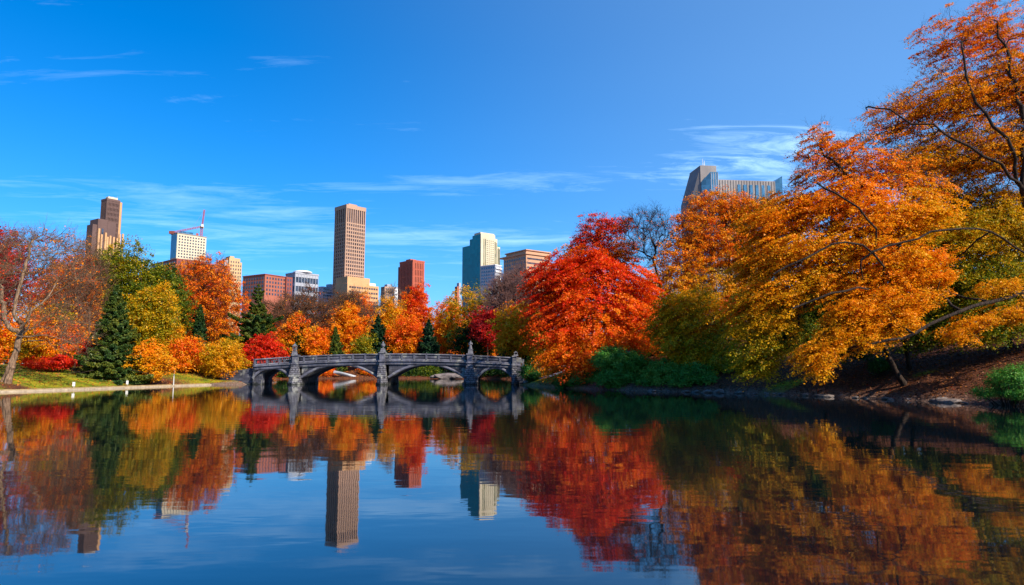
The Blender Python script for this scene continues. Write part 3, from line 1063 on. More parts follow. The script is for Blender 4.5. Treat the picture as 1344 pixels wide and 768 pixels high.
prof = [(X0, -2.0)]
for a in arches:
    prof.append((a[0], -2.0))
    for i in range(25):
        x = a[0] + (a[1] - a[0]) * i / 24
        prof.append((x, arc_z(x, a)))
    prof.append((a[1], -2.0))
prof.append((X1, -2.0))
V = []; Fq = []
for (x, z) in prof:
    zt = ztop(x) - 1.9
    V += [(x, BY0, z), (x, BY0, max(zt, z + 0.02)), (x, BY1, z), (x, BY1, max(zt, z + 0.02))]
for i in range(len(prof) - 1):
    p = 4 * i; q = p + 4
    Fq += [(p, q, q + 1, p + 1), (p + 2, p + 3, q + 3, q + 2), (p, p + 2, q + 2, q)]
np_mesh('spandrel_wall', V, Fq, M['stone'], bridge)


def swept(name, xa, xb, zlo, zhi, y0, y1, mat, step=0.5, parent=bridge):
    k = max(1, int((xb - xa) / step)); V = []; Fq = []
    for i in range(k + 1):
        x = xa + (xb - xa) * i / k
        V += [(x, y0, ztop(x) + zlo), (x, y0, ztop(x) + zhi), (x, y1, ztop(x) + zhi), (x, y1, ztop(x) + zlo)]
    for i in range(k):
        p = 4 * i; q = p + 4
        for j in range(4):
            Fq.append((p + j, p + (j + 1) % 4, q + (j + 1) % 4, q + j))
    Fq += [(0, 3, 2, 1), (4 * k, 4 * k + 1, 4 * k + 2, 4 * k + 3)]
    return np_mesh(name, V, Fq, mat, parent)


swept('deck', X0, X1, -1.9, -1.2, BY0 - 0.22, BY1 + 0.22, M['stone_light'])
swept('cornice', X0, X1, -1.34, -1.16, BY0 - 0.42, BY0 - 0.22, M['stone_light'])
for (ya, yb) in ((BY0 - 0.20, BY0 + 0.15), (BY1 - 0.15, BY1 + 0.20)):
    swept('parapet_base', X0, X1, -1.197, -0.86, ya - 0.04, yb + 0.04, M['stone_light'])
    swept('parapet_wall', bxp(392), X1, -0.86, -0.22, ya + 0.08, yb - 0.08, M['stone'])
    swept('parapet_rail', X0, X1, -0.22, 0.0, ya - 0.06, yb + 0.06, M['stone_light'])
pm = MB().box(-0.16, 0.16, -0.24, 0.24, 0, 1.22).mesh('parapet_post', M['stone_light'])
k = 0
x = X0 + 0.3
while x < X1 - 0.2:
    for yc in (BY0 - 0.02, BY1 + 0.02):
        o = link('parapet_post', pm, bridge); o.location = (x, yc, ztop(x) - 1.19)
    x += 2.05
bal = MB().lathe(0, 0, [(0.07, 0), (0.10, 0.14), (0.05, 0.3), (0.05, 0.45), (0.08, 0.6), (0.06, 0.66)], 8).mesh('baluster', M['stone_light'])
x = X0 + 0.6
while x < bxp(380):
    o = link('baluster', bal, bridge); o.location = (x, BY0 - 0.02, ztop(x) - 0.87)
    x += 0.34
for a in arches:
    V = []; Fq = []; k = 28
    x0, x1, zs, zc = a
    h = zc - zs; c = (x1 - x0) / 2; Rr = (c * c + h * h) / (2 * h); xm = (x0 + x1) / 2; zcen = zc - Rr
    th = math.asin(min(1, c / Rr))
    for i in range(k + 1):
        t = -th + 2 * th * i / k
        for (rr, yy) in ((Rr - 0.04, BY0 - 0.16), (Rr + 0.36, BY0 - 0.16), (Rr + 0.36, BY0 + 0.1), (Rr - 0.04, BY0 + 0.1)):
            V.append((xm + rr * sin(t), yy, zcen + rr * cos(t)))
    for i in range(k):
        p = 4 * i; q = p + 4
        for j in range(4):
            Fq.append((p + j, p + (j + 1) % 4, q + (j + 1) % 4, q + j))
    np_mesh('arch_ring', V, Fq, M['stone_light'], bridge)

pier_mats = M['rubble']
for (pa, pb, wt) in ((378.5, 398, 0.66), (494, 510.5, 0.64), (606.5, 627, 0.68), (670.5, 680, 0.50)):
    xc = (bxp(pa) + bxp(pb)) / 2; wb = (bxp(pb) - bxp(pa)) / 2
    m = MB()
    yb = BY0 + 0.3
    # cutwater base, pointed towards the camera, with a stepped skirt
    def cut(w_, nose, z0, z1, w2, n2):
        m.add([(xc - w_, yb, z0), (xc - w_ * .9, yb - nose * .62, z0), (xc, yb - nose, z0), (xc + w_ * .9, yb - nose * .62, z0), (xc + w_, yb, z0),
               (xc - w2, yb, z1), (xc - w2 * .9, yb - n2 * .62, z1), (xc, yb - n2, z1), (xc + w2 * .9, yb - n2 * .62, z1), (xc + w2, yb, z1)],
              [(0, 1, 6, 5), (1, 2, 7, 6), (2, 3, 8, 7), (3, 4, 9, 8), (9, 8, 7, 6, 5), (4, 3, 2, 1, 0), (4, 0, 5, 9)])
    cut(wb, 2.3, -2.0, 0.36, wb * 0.97, 2.2)
    cut(wb * .86, 1.95, 0.36, 1.25, wb * .74, 1.7)
    m.build('pier_base', pier_mats, bridge)
    m = MB()
    m.frust(xc, BY0 - 0.25, 1.25, 3.15, wb * .70, 0.9, wt * 0.82, 0.72)
    m.build('pier_shaft', pier_mats, bridge)
    m = MB()
    zt = ztop(xc)
    m.box(xc - wt * .66, xc + wt * .66, BY0 - 0.86, BY0 + 0.34, 3.15, zt + 0.05)
    m.box(xc - wt * .84, xc + wt * .84, BY0 - 1.02, BY0 + 0.44, zt + 0.05, zt + 0.25)
    m.box(xc - wt * .9, xc + wt * .9, BY0 - 1.05, BY0 + 0.3, zt - 1.36, zt - 1.14)
    m.build('pier_cap', M['stone_light'], bridge)
# pier backs
for (pa, pb) in ((380.5, 396), (495.5, 510.5), (609, 627)):
    MB().frust((bxp(pa) + bxp(pb)) / 2, BY1 + 0.6, -2, 3.0, 1.0, 1.0, 0.8, 0.6).build('pier_base', pier_mats, bridge)

# wing walls
MB().prism([(X0 - 6, BY0 + 1.2), (X0 + 1.4, BY0 + 0.3), (X0 + 1.4, BY0 + 1.6), (X0 - 6, BY0 + 2.4)], -1, [1.9, 3.0, 3.0, 1.9]).build('wing_wall', M['stone'], bridge)
MB().prism([(X1 - 1.2, BY0 - 0.1), (X1 + 0.3, BY0 - 0.5), (X1 + 0.5, BY0 + 0.5), (X1 - 1.2, BY0 + 0.5)], -1, [4.3, 4.2, 4.2, 4.3]).build('wing_wall', M['stone'], bridge)


def finial(name, label, px, ztop_px, style):
    xc = bxp(px); z0 = ztop(xc) + 0.25
    H = at(px, ztop_px, BY0)[2] - z0
    t = thing(name, label, 'statue' if style == 'statue' else 'stone finial', (xc, BY0 - 0.28, z0))
    if style == 'statue':
        MB().frust(0, 0, 0, H * 0.30, 0.42, 0.36, 0.34, 0.3).box(-0.4, 0.4, -0.36, 0.36, H * .30, H * .34).build('pedestal', M['statue'], t)
        h = H * 0.66; b = H * 0.34
        m = MB()
        m.lathe(0, 0, [(0.26, b), (0.29, b + .05 * h), (0.22, b + .32 * h), (0.19, b + .5 * h), (0.25, b + .68 * h), (0.24, b + .78 * h), (0.09, b + .83 * h),
                       (0.08, b + .86 * h), (0.12, b + .90 * h), (0.12, b + .96 * h), (0.05, b + h)], 14)
        m.bar((-0.22, 0, b + .76 * h), (-0.30, -0.06, b + .55 * h), 0.075, 7, 0.06)
        m.bar((-0.30, -0.06, b + .55 * h), (-0.10, -0.24, b + .50 * h), 0.06, 7, 0.05)
        m.bar((0.22, 0, b + .76 * h), (0.31, -0.04, b + .56 * h), 0.075, 7, 0.06)
        m.bar((0.31, -0.04, b + .56 * h), (0.12, -0.24, b + .62 * h), 0.06, 7, 0.05)
        m.build('figure', M['statue'], t)
    elif style == 'urn':
        MB().frust(0, 0, 0, H * .34, 0.42, 0.38, 0.3, 0.28).build('pedestal', M['statue'], t)
        MB().lathe(0, 0, [(0.16, H * .34), (0.12, H * .42), (0.30, H * .52), (0.37, H * .66), (0.34, H * .74), (0.18, H * .78), (0.2, H * .84), (0.09, H * .9), (0.06, H)], 14).build('urn', M['statue'], t)
    else:
        MB().frust(0, 0, 0, H * .28, 0.42, 0.38, 0.3, 0.3).build('pedestal', M['statue'], t)
        m = MB()
        for sx in (-1, 1):
            for sy in (-1, 1):
                m.bar((sx * .24, sy * .24, H * .28), (sx * .24, sy * .24, H * .70), 0.055, 5)
        m.box(-0.34, 0.34, -0.34, 0.34, H * .70, H * .77)
        m.frust(0, 0, H * .77, H * .9, 0.27, 0.27, 0.06, 0.06)
        m.bar((0, 0, H * .88), (0, 0, H), 0.05, 6)
        m.lathe(0, 0, [(0.1, H * .28), (0.14, H * .36), (0.1, H * .56), (0.05, H * .62)], 8)
        m.build('lantern', M['statue'], t)


finial('stone_finial', 'dark open lantern-shaped stone finial on the bridge pier nearest the red maple', 386.5, 450, 'lantern')
finial('stone_finial', 'dark urn-topped stone finial on the middle pier of the bridge', 502.5, 448, 'urn')
finial('statue', 'weathered standing stone figure on the third bridge pier, in front of dark red foliage', 617.5, 447.5, 'statue')
finial('stone_finial', 'small stone finial at the right end of the bridge', 677, 461, 'lantern')

# ------------------------------------------------------------------ buildings of the skyline
M['w_brown'] = stone_mat('dark_brown_facade', (0.10, 0.06, 0.055), (0.15, 0.09, 0.08), scale=0.05, bump=0)
M['w_gold'] = stone_mat('gold_tan_facade', (0.50, 0.26, 0.12), (0.62, 0.36, 0.18), scale=0.05, bump=0)
M['w_cream'] = stone_mat('cream_concrete', (0.50, 0.42, 0.30), (0.62, 0.54, 0.40), scale=0.05, bump=0)
M['w_beige'] = stone_mat('beige_brick', (0.50, 0.32, 0.16), (0.58, 0.39, 0.21), scale=0.05, bump=0)
M['w_tan'] = stone_mat('tan_pink_concrete', (0.36, 0.22, 0.16), (0.46, 0.29, 0.20), scale=0.05, bump=0)
M['w_brick'] = stone_mat('red_brick_wall', (0.30, 0.09, 0.06), (0.40, 0.13, 0.08), scale=0.06, bump=0)
M['w_darkbrick'] = stone_mat('dark_red_brick_wall', (0.20, 0.05, 0.04), (0.28, 0.08, 0.06), scale=0.06, bump=0)
M['w_rust'] = stone_mat('rust_red_cladding', (0.36, 0.08, 0.05), (0.46, 0.12, 0.07), scale=0.06, bump=0)
M['w_grey'] = stone_mat('pale_grey_concrete', (0.30, 0.31, 0.36), (0.40, 0.41, 0.46), scale=0.05, bump=0)
M['w_orange'] = stone_mat('orange_tan_stone', (0.45, 0.23, 0.14), (0.56, 0.31, 0.19), scale=0.05, bump=0)
M['w_conc'] = stone_mat('streaked_brown_concrete', (0.25, 0.23, 0.235), (0.37, 0.335, 0.325), scale=0.12, bump=0, stain=0.25)
M['w_white'] = stone_mat('white_render', (0.66, 0.66, 0.68), (0.78, 0.78, 0.80), scale=0.05, bump=0)
M['g_dark'] = glass_mat('dark_window_glass', (0.035, 0.045, 0.07))
M['g_brown'] = glass_mat('bronze_window_glass', (0.07, 0.045, 0.045))
M['g_teal'] = glass_mat('teal_curtain_glass', (0.010, 0.27, 0.31), rough=0.45, var=0.12, ior=1.25)
M['g_blue'] = glass_mat('blue_curtain_glass', (0.04, 0.13, 0.24), rough=0.15, var=0.3)
M['g_olive'] = glass_mat('olive_window_glass', (0.16, 0.15, 0.07), var=0.5)
M['red_steel'] = stone_mat('red_painted_steel', (0.40, 0.07, 0.06), (0.50, 0.12, 0.10), scale=0.5, bump=0)
M['roof'] = stone_mat('grey_roofing', (0.22, 0.21, 0.22), (0.32, 0.31, 0.32), scale=0.1, bump=0)


class Bld:
    """corner-on building: corner at photo column xc, right wall ends at xr, left wall at xl, roof corner at row yt"""
    def __init__(s, name, label, xl, xc, xr, yt, Y, a=32, cat='building', z0=-1.0, group=None):
        s.a = radians(a) - math.atan((xc - CX) / F)
        c = at(xc, yt, Y)
        s.H = c[2] - z0; s.C = c
        dz = c[2] - CAMH
        dR = (cos(s.a), sin(s.a)); dL = (-sin(s.a), cos(s.a))

        def solve(px, d):
            kx = (px - CX) / F
            return (kx * (c[1] * cp + dz * sp) - c[0]) / (d[0] - kx * d[1] * cp)
        s.w = solve(xr, dR); s.d = solve(xl, dL)
        s.root = thing(name, label, cat, (c[0], c[1], z0), s.a, group)
        s.Y = Y; s.mp = Y / F

    def z(s, py):
        """height above the base for photo row py at the corner's distance"""
        return at(CX, py, s.Y)[2] - s.root.location[2]

    def box(s, name, mat, x0, x1, y0, y1, z0, z1):
        return MB().box(x0, x1, y0, y1, z0, z1).build(name, mat, s.root)


def banded(b, x0, x1, y0, y1, z0, z1, nf, nR, nL, wall, glass, band=0.35, pw=0.35, crown=1.5, proud=0.35, zband=None, corner=True):
    """glass core behind floor bands and upright piers"""
    b.box('glazing', glass, x0 + .5, x1 - .5, y0 + .5, y1 - .5, z0, z1 - 0.6)
    zb = zband if zband else z1 - crown
    fh = (zb - z0) / nf
    bm_ = MB().box(x0, x1, y0, y1, 0, fh * band).mesh('floor_band', wall)
    for i in range(nf):
        o = link('floor_band', bm_, b.root); o.location = (0, 0, z0 + i * fh + fh * (1 - band))
    bm2 = MB(); bm2.box(x0 - proud - .05, x1 + proud + .05, y0 - proud - .05, y1 + proud + .05, z1 - crown, z1)
    bm2.build('parapet', wall, b.root)
    sw = (x1 - x0) / nR
    pr = MB().box(-sw * pw / 2, sw * pw / 2, y0 - proud, y0 + .55, z0, z1 - crown).mesh('pier', wall)
    for i in range(nR + 1):
        o = link('pier', pr, b.root); o.location = (x0 + sw * i + (sw * pw / 2 - proud * 0 if i == 0 else (-sw * pw / 2 if i == nR else 0)), 0, 0)
    sl_ = (y1 - y0) / nL
    pl = MB().box(x0 - proud + .01, x0 + .55, -sl_ * pw / 2, sl_ * pw / 2, z0, z1 - crown).mesh('pier', wall)
    for i in range(nL + 1):
        o = link('pier', pl, b.root); o.location = (0, y0 + sl_ * i + (sl_ * pw / 2 + 0.02 if i == 0 else (-sl_ * pw / 2 if i == nL else 0)), 0)


def punched(b, face, u0, u1, z0, z1, cols, rows, mat, wf=0.55, hf=0.55, x0=0.0, y0=0.0, frame=None, name='window'):
    cw = (u1 - u0) / cols; rh = (z1 - z0) / rows
    if face == 'R':
        me = MB().box(-cw * wf / 2, cw * wf / 2, y0 - 0.12, y0 + 0.2, 0, rh * hf).mesh(name, mat)
    else:
        me = MB().box(x0 - 0.12, x0 + 0.2, -cw * wf / 2, cw * wf / 2, 0, rh * hf).mesh(name, mat)
    for r in range(rows):
        for c in range(cols):
            o = link(name, me, b.root)
            u = u0 + cw * (c + .5); z = z0 + rh * (r + (1 - hf) / 2)
            o.location = (u, 0, z) if face == 'R' else (0, u, z)


# tall brown tower with side podium
b = Bld('office_tower', 'tallest skyline tower, slender brown tower with close rows of windows and a tan crown', 440, 455, 480, 268, 760, 33)
banded(b, 0, b.w, 0, b.d, 0, b.H, 40, 9, 6, M['w_tan'], M['g_brown'], band=0.36, pw=0.34, crown=4.5, zband=b.z(291))
b.box('plant_room', M['w_tan'], b.w * .25, b.w * .7, b.d * .25, b.d * .7, b.H, b.H + 3)
b2 = Bld('podium_block', 'stepped golden tan block at the foot of the tallest tower', 440, 456, 497, 372, 735, 33)
b2.box('wall', M['w_gold'], 0, b2.w, 0, b2.d, 0, b2.H)
b2.box('upper_storey', M['w_gold'], 0.5, b2.w * .72, 1, b2.d, b2.H, b2.H + 8)
b2.box('roof_plant', M['w_white'], b2.w * .55, b2.w * .95, 3, b2.d * .8, b2.H, b2.H + 3.4)
punched(b2, 'R', 2, b2.w - 1, b2.H - 26, b2.H - 1, 12, 5, M['g_brown'], .75, .42)
b3 = Bld('low_office_block', 'low dark grey office block left of the tallest tower', 418, 424, 442, 376, 790, 40)
b3.box('wall', M['w_grey'], 0, b3.w, 0, b3.d, 0, b3.H)
b3.box('upper_storey', M['w_grey'], b3.w * .55, b3.w, 1, b3.d, b3.H, b3.H + 4)
punched(b3, 'R', 0.5, b3.w - .5, b3.H - 16, b3.H - 1, 8, 4, M['g_dark'], .7, .5)

# stepped brown tower at far left
b = Bld('stepped_tower', 'dark brown stepped tower with golden ribs above the green trees at far left', 133.5, 141, 163, 260, 640, 26)
banded(b, 0, b.w * .74, 0, b.d, 0, b.H, 34, 9, 5, M['w_brown'], M['g_brown'], band=0.45, pw=0.45, crown=2.0)
m = MB()
pts = [(b.w * .74 + .4, 0.1), (b.w * .9, 0.6), (b.w * .98, 2.5), (b.w, 6), (b.w, b.d), (b.w * .74 + .4, b.d)]
m.prism(pts, 0, b.H - 1.5); m.build('sunlit_gold_side_wall', M['w_gold'], b.root)  # gold colour paints the sunlight on the brown tower's right edge
m = MB()
for t in (0.2, .45, .7):
    m.bar((b.w * t, b.d * .4, b.H), (b.w * t, b.d * .4, b.H + 3 + 2 * t), 0.18)
m.build('antennas', M['roof'], b.root)
b.box('roof_plant', M['w_cream'], b.w * .1, b.w * .66, b.d * .15, b.d * .6, b.H, b.H + 2.2)
zs = b.z(290)
b.box('lower_shoulder', M['w_brown'], -9.5, -0.8, -5.5, b.d - 1, 0, zs)
b.box('front_block', M['w_brown'], -0.7, b.w * .45, -5.5, -0.6, 0, zs - 1.5)
b.box('shoulder_window_strip', M['g_dark'], -5.8, -4.2, -5.75, -5.4, zs - 60, zs - 9)
b.box('lowest_shoulder', M['w_brown'], -13.5, -9.6, -4.5, b.d * .6, 0, b.z(298))
for i, (u, yt_) in enumerate([(-9.2, 303), (-6.6, 310), (-3.0, 307), (-1.2, 312), (1.2, 310), (4.4, 311), (7.5, 312), (9.8, 306), (12.6, 305)]):
    b.box('golden_rib', M['w_gold'], u, u + 1.5, -6.9, -5.52, 0, b.z(yt_))

# cream crane tower
b = Bld('cream_office_block', 'cream office block with rows of square windows and blue glass side, under the crane', 225, 233, 271, 306, 560, 24)
zb = b.z(338)
b.box('wall', M['w_cream'], 0, b.w, 0, b.d, 0, b.H)
b.box('glass_side', M['g_blue'], -0.3, 0.2, 0.6, b.d - .6, zb, b.H - .8)
b.box('roof', M['roof'], -0.4, b.w + .4, -.4, b.d + .4, b.H, b.H + 0.5)
b.box('roof_plant', M['g_blue'], b.w * .2, b.w * .6, b.d * .3, b.d * .8, b.H + .5, b.H + 3)
punched(b, 'R', 0.8, b.w - .8, zb, b.H - 1.0, 10, 8, M['g_dark'], .52, .5)
crane_base = b
b = Bld('brick_block', 'long low red brick block below the crane, half hidden by the orange dome tree', 198, 232, 272, 339, 548, 24)
b.box('wall', M['w_darkbrick'], 0, b.w, 0, b.d, 0, b.H)
punched(b, 'R', 1, b.w - 1, b.H - 8, b.H - 1, 12, 2, M['g_dark'], .5, .45)
punched(b, 'L', 1, b.d - 1, b.H - 8, b.H - 1, 12, 2, M['g_dark'], .5, .45, name='window')
b = Bld('brick_annex', 'lower red brick annex between the crane block and the beige tower', 262, 270, 302, 347, 552, 24)
b.box('wall', M['w_darkbrick'], 0, b.w, 0, b.d, 0, b.H)
b.box('roof', M['w_brick'], -.3, b.w + .3, -.3, b.d + .3, b.H, b.H + .6)
punched(b, 'R', 1, b.w - 1, b.H - 7, b.H - 1, 10, 2, M['g_dark'], .5, .45)

# the crane on the cream block
cb_ = crane_base
cw = np.array([cos(cb_.a), sin(cb_.a)]) * cb_.w * .9 + np.array([-sin(cb_.a), cos(cb_.a)]) * cb_.d * .4
cxw, cyw = cb_.C[0] + cw[0], cb_.C[1] + cw[1]
cz = cb_.C[2] + 0.5
s = cyw / F
cr_ = thing('tower_crane', 'red luffing tower crane standing on the roof of the cream office block', 'crane', (cxw, cyw, cz))


def lattice(m, a, c, w_, n_, r=0.16):
    a = np.array(a, float); c = np.array(c, float)
    d = (c - a); L = np.linalg.norm(d); d /= L
    ref = np.array([0, 1.0, 0]); u = np.cross(d, ref); u /= np.linalg.norm(u); v = np.cross(d, u)
    cs = [(1, 1), (1, -1), (-1, -1), (-1, 1)]
    for (p, q) in cs:
        m.bar(a + (u * p + v * q) * w_, c + (u * p + v * q) * w_, r)
    for i in range(n_):
        t0 = a + d * L * i / n_; t1 = a + d * L * (i + 1) / n_
        for j in range(4):
            p = cs[j]; q = cs[(j + 1) % 4]
            m.bar(t0 + (u * p[0] + v * p[1]) * w_, t1 + (u * q[0] + v * q[1]) * w_, r * .6)


m = MB(); lattice(m, (0, 0, 0), (0, 0, 8.0), 0.7, 5); m.build('mast', M['red_steel'], cr_)
MB().box(-1.3, 1.3, -1.3, 1.3, 8.0, 9.2).build('slewing_ring', M['w_gold'], cr_)
MB().box(0.6, 2.2, -2.6, -1.3, 8.6, 10.8).build('cab', M['w_white'], cr_)
m = MB(); lattice(m, (0, 0, 9.2), (-24.5, -2, 2.4 + 1.2), 0.5, 12, 0.13); m.build('counter_jib', M['red_steel'], cr_)
MB().box(-26.5, -22.5, -3.2, -0.8, 2.4, 4.8).build('counterweight', M['w_darkbrick'], cr_)
m = MB(); lattice(m, (0.3, 0, 9.2), (1.6, 0, 24), 0.45, 10, 0.13); m.build('jib', M['red_steel'], cr_)
m = MB(); m.bar((1.6, 0, 24), (-8, -.6, 7), 0.07); m.bar((-3.5, 0, 8.3), (-3.5, 0, 3.0), 0.08); m.build('cables', M['roof'], cr_)
MB().box(-4.3, -2.7, -.7, .7, 1.4, 3.2).build('hook_block', M['red_steel'], cr_)

b = Bld('beige_tower', 'narrow beige apartment tower beside the orange dome tree', 292, 301, 318.5, 338, 600, 24)
b.box('wall', M['w_beige'], 0, b.w * .82, 0, b.d, 0, b.H)
b.box('side_wall', M['w_beige'], b.w * .82, b.w, 1, b.d, 0, b.H - 3.2)
b.box('rear_wing', M['w_grey'], -3.2, -0.02, 2, b.d, 0, b.H - 2.4)
b.box('roof_plant', M['w_beige'], 1, b.w * .4, 1, b.d * .7, b.H, b.H + 1.6)
punched(b, 'R', .8, b.w * .8, b.H - 34, b.H - 2, 4, 10, M['g_brown'], .42, .5)
punched(b, 'R', b.w * .84, b.w - .3, b.H - 34, b.H - 5, 1, 9, M['g_brown'], .5, .5, y0=1.0)

b = Bld('brick_apartments', 'salmon brick apartment building with square windows behind the tall cedar', 319, 348, 376, 360.5, 520, 38)
b.box('wall', M['w_brick'], 0, b.w, 0, b.d, 0, b.H)
b.box('roof', M['w_darkbrick'], -.35, b.w + .35, -.35, b.d + .35, b.H, b.H + .7)
punched(b, 'R', 0.8, b.w - .8, b.H - 16, b.H - .8, 7, 5, M['g_dark'], .5, .55)
punched(b, 'L', 0.8, b.d - .8, b.H - 16, b.H - .8, 8, 5, M['g_dark'], .5, .55)
b = Bld('brick_stair_tower', 'narrow dark brick block squeezed between salmon apartments and the grey office', 374, 376, 384, 363.5, 535, 30)
b.box('wall', M['w_darkbrick'], 0, b.w, 0, b.d, 0, b.H)
punched(b, 'R', 0.5, b.w - .5, b.H - 14, b.H - .8, 2, 4, M['g_dark'], .5, .55)
b = Bld('grey_office', 'pale grey office with ribbon windows and a white oval roof cap', 375.5, 388, 418, 357, 600, 30)
banded(b, 0, b.w, 0, b.d, 0, b.H, 11, 8, 4, M['w_grey'], M['g_dark'], band=0.38, pw=0.10, crown=1.2)
m = MB()
m.lathe(0, 0, [(7.0, b.H), (8.2, b.H + .8), (8.2, b.H + 1.6), (6, b.H + 2.4)], 24)
cap = m.build('roof_cap', M['w_white'], b.root); cap.location = (b.w * .45, b.d * .35, 0)

# small hazy blocks
b = Bld('pink_stone_block', 'small pinkish low-rise just right of the golden podium, behind bare treetops', 500, 505, 517, 376, 800, 30)
b.box('wall', M['w_tan'], 0, b.w, 0, b.d, 0, b.H)
b.box('roof_plant', M['w_grey'], b.w * .3, b.w * .8, 1, b.d * .8, b.H, b.H + 3)
punched(b, 'R', 0.5, b.w - .5, b.H - 12, b.H - .8, 4, 3, M['g_dark'], .5, .55)
b = Bld('white_stone_block', 'small pale low-rise left of the rust-red tower, behind bare treetops', 514, 518, 531, 379, 780, 30)
b.box('wall', M['w_white'], 0, b.w, 0, b.d, 0, b.H)
b.box('roof_plant', M['w_grey'], b.w * .2, b.w * .5, 1, b.d * .8, b.H, b.H + 2.4)
punched(b, 'R', 0.5, b.w - .5, b.H - 12, b.H - .8, 4, 3, M['g_dark'], .5, .55)

# rust tower
b = Bld('rust_tower', 'rust-red ribbed tower behind the bright red-orange treetop', 525, 542, 557, 341, 700, 36)
banded(b, 0, b.w, 0, b.d, 0, b.H, 16, 7, 9, M['w_rust'], M['g_brown'], band=0.22, pw=0.6, crown=1.6)
b.box('rear_shaft', M['w_darkbrick'], 2, 10, b.d + .4, b.d + 6, 0, b.H - 4.5)
b.box('mid_cap', M['w_rust'], 0.2, b.w * .5, b.d * .2, b.d * .55, b.H, b.H + 1.4)

# teal glass tower
b = Bld('teal_glass_tower', 'teal glass tower with a cream ribbed front and stepped top', 607, 630.5, 656, 312, 660, 36)
b.box('glass_wall', M['g_teal'], 0, b.w, 0.3, b.d, 0, b.z(319))
b.box('glass_wall', M['g_teal'], .3, b.w * .86, 0.32, b.d * .60, b.z(319), b.z(311))
b.box('glass_wall', M['g_teal'], .32, b.w * .76, 0.34, b.d * .45, b.z(311), b.z(307))
b.box('cream_front', M['w_cream'], 0.02, b.w * .84, -0.9, 0.28, 0, b.z(311))
b.box('cream_front', M['w_cream'], b.w * .84 + .02, b.w, -0.5, 0.28, 0, b.z(321))
b.box('penthouse', M['w_cream'], .35, b.w * .72, .36, b.d * .35, b.z(307) + .02, b.z(304.5))
b.box('penthouse_front', M['w_cream'], .2, b.w * .74, -0.6, 0.3, b.z(311) + .02, b.z(306.5))
for (u, wd, yt_) in ((.13, .035, 313), (.20, .05, 313), (.70, .06, 315), (.79, .03, 316), (.88, .04, 323), (.95, .03, 324)):
    b.box('window_strip', M['g_olive'], b.w * u, b.w * (u + wd), -1.05, -0.85, 0, b.z(yt_))
punched(b, 'R', b.w * .27, b.w * .67, b.z(372), b.z(313.5), 4, 22, M['g_olive'], .45, .5, y0=-0.9)
b = Bld('white_balcony_block', 'low pale block with blue windows and white balconies in front of the teal tower', 631, 650, 658, 348, 600, 52)
b.box('wall', M['w_grey'], 0, b.w, 0, b.d, 0, b.H)
b.box('roof_edge', M['w_white'], -.3, b.w + .3, -.3, b.d + .3, b.H, b.H + .7)
punched(b, 'L', .5, b.d - .5, b.H - 18, b.H - .6, 6, 6, M['g_blue'], .6, .5)
for i in range(6):
    b.box('balcony', M['w_white'], 0.2, b.w, -1.0, -0.02, b.H - 3.2 * (i + 1), b.H - 3.2 * (i + 1) + 1.1)

# orange-tan terraced block
b = Bld('terraced_stone_block', 'orange-tan stone office block with wide cornices above the bare purple-brown tree', 661, 690.5, 722, 327, 620, 38)
zt_ = b.H
b.box('wall', M['w_orange'], 0, b.w, 0, b.d, 0, zt_ - 4.6)
b.box('cornice', M['w_orange'], -1.2, b.w + 1.2, -1.2, b.d + 5, zt_ - 4.55, zt_ - 3.2)
b.box('upper_storey', M['w_orange'], .8, b.w, .8, b.d - 3, zt_ - 3.15, zt_ - .9)
b.box('roof_edge', M['w_orange'], -.4, b.w + .6, -.4, b.d - 2, zt_ - .85, zt_)
punched(b, 'L', 1, b.d - 1, zt_ - 22, zt_ - 6, 9, 4, M['g_dark'], .5, .5)
for i in range(4):
    b.box('window_strip', M['g_brown'], 1.2, b.w - 1, -0.15, .2, zt_ - 9.2 - i * 4.2, zt_ - 7.6 - i * 4.2)

# sliver by the teal tower
b = Bld('far_tower', 'thin far-off grey tower just left of the teal glass tower', 597, 600, 605, 371, 900, 30)
b.box('wall', M['w_brick'], 0, b.w * .5, 0, b.d, 0, b.H - 5)
b.box('side_wall', M['w_grey'], b.w * .5 + .1, b.w, 0.2, b.d, 0, b.H)

# concrete and glass building at the right
b = Bld('concrete_tower_block', 'streaked concrete and blue glass building rising over the orange dome tree at right', 905, 919, 1018, 217, 430, 22)
zr = b.z(234)
wt_ = at(941, 217, 430)[0] - b.C[0]
b.box('tower_wall', M['w_conc'], 0, wt_, 0, b.d, 0, b.H)
m = MB(); m.prism([(-0.02, 0.3), (-0.02, b.d), (-5.5, b.d + 3), (-5.0, 4)], 0, [b.H - 1, b.H - 1, b.H - 22, b.H - 22]); m.build('slanted_side_wall', M['w_conc'], b.root)
b.box('long_wall', M['w_conc'], wt_ + .02, b.w, 1.5, b.d, 0, zr)
m = MB()
m.prism([(b.w + .02, 1.6), (b.w + 4.5, 0.6), (b.w + 4.5, b.d), (b.w + .02, b.d)], 0, [zr, zr + 3.4, zr + 3.4, zr]); m.build('glass_end', M['g_blue'], b.root)
gw = wt_
m = MB()
m.prism([(gw * .02, 0.1), (gw * .02, -0.5), (gw * .5, -3.0), (gw * .96, -3.0), (gw * .96, .1)], 0, [b.z(239), b.z(239), b.z(227), b.z(227), b.z(227)]); m.build('glass_bay', M['g_blue'], b.root)
for i in range(4):
    b.box('mullion', M['w_grey'], gw * (.52 + .14 * i), gw * (.52 + .14 * i) + .3, -3.2, -2.98, 0, b.z(228))
pier_me = MB().box(0, 0.55, 1.2, 1.52, 0, zr - .3).mesh('rib', M['w_conc'])
k_ = 22
for i in range(k_):
    o = link('rib', pier_me, b.root); o.location = (wt_ + .6 + (b.w - wt_ - 1.4) * i / (k_ - 1), 0, 0)
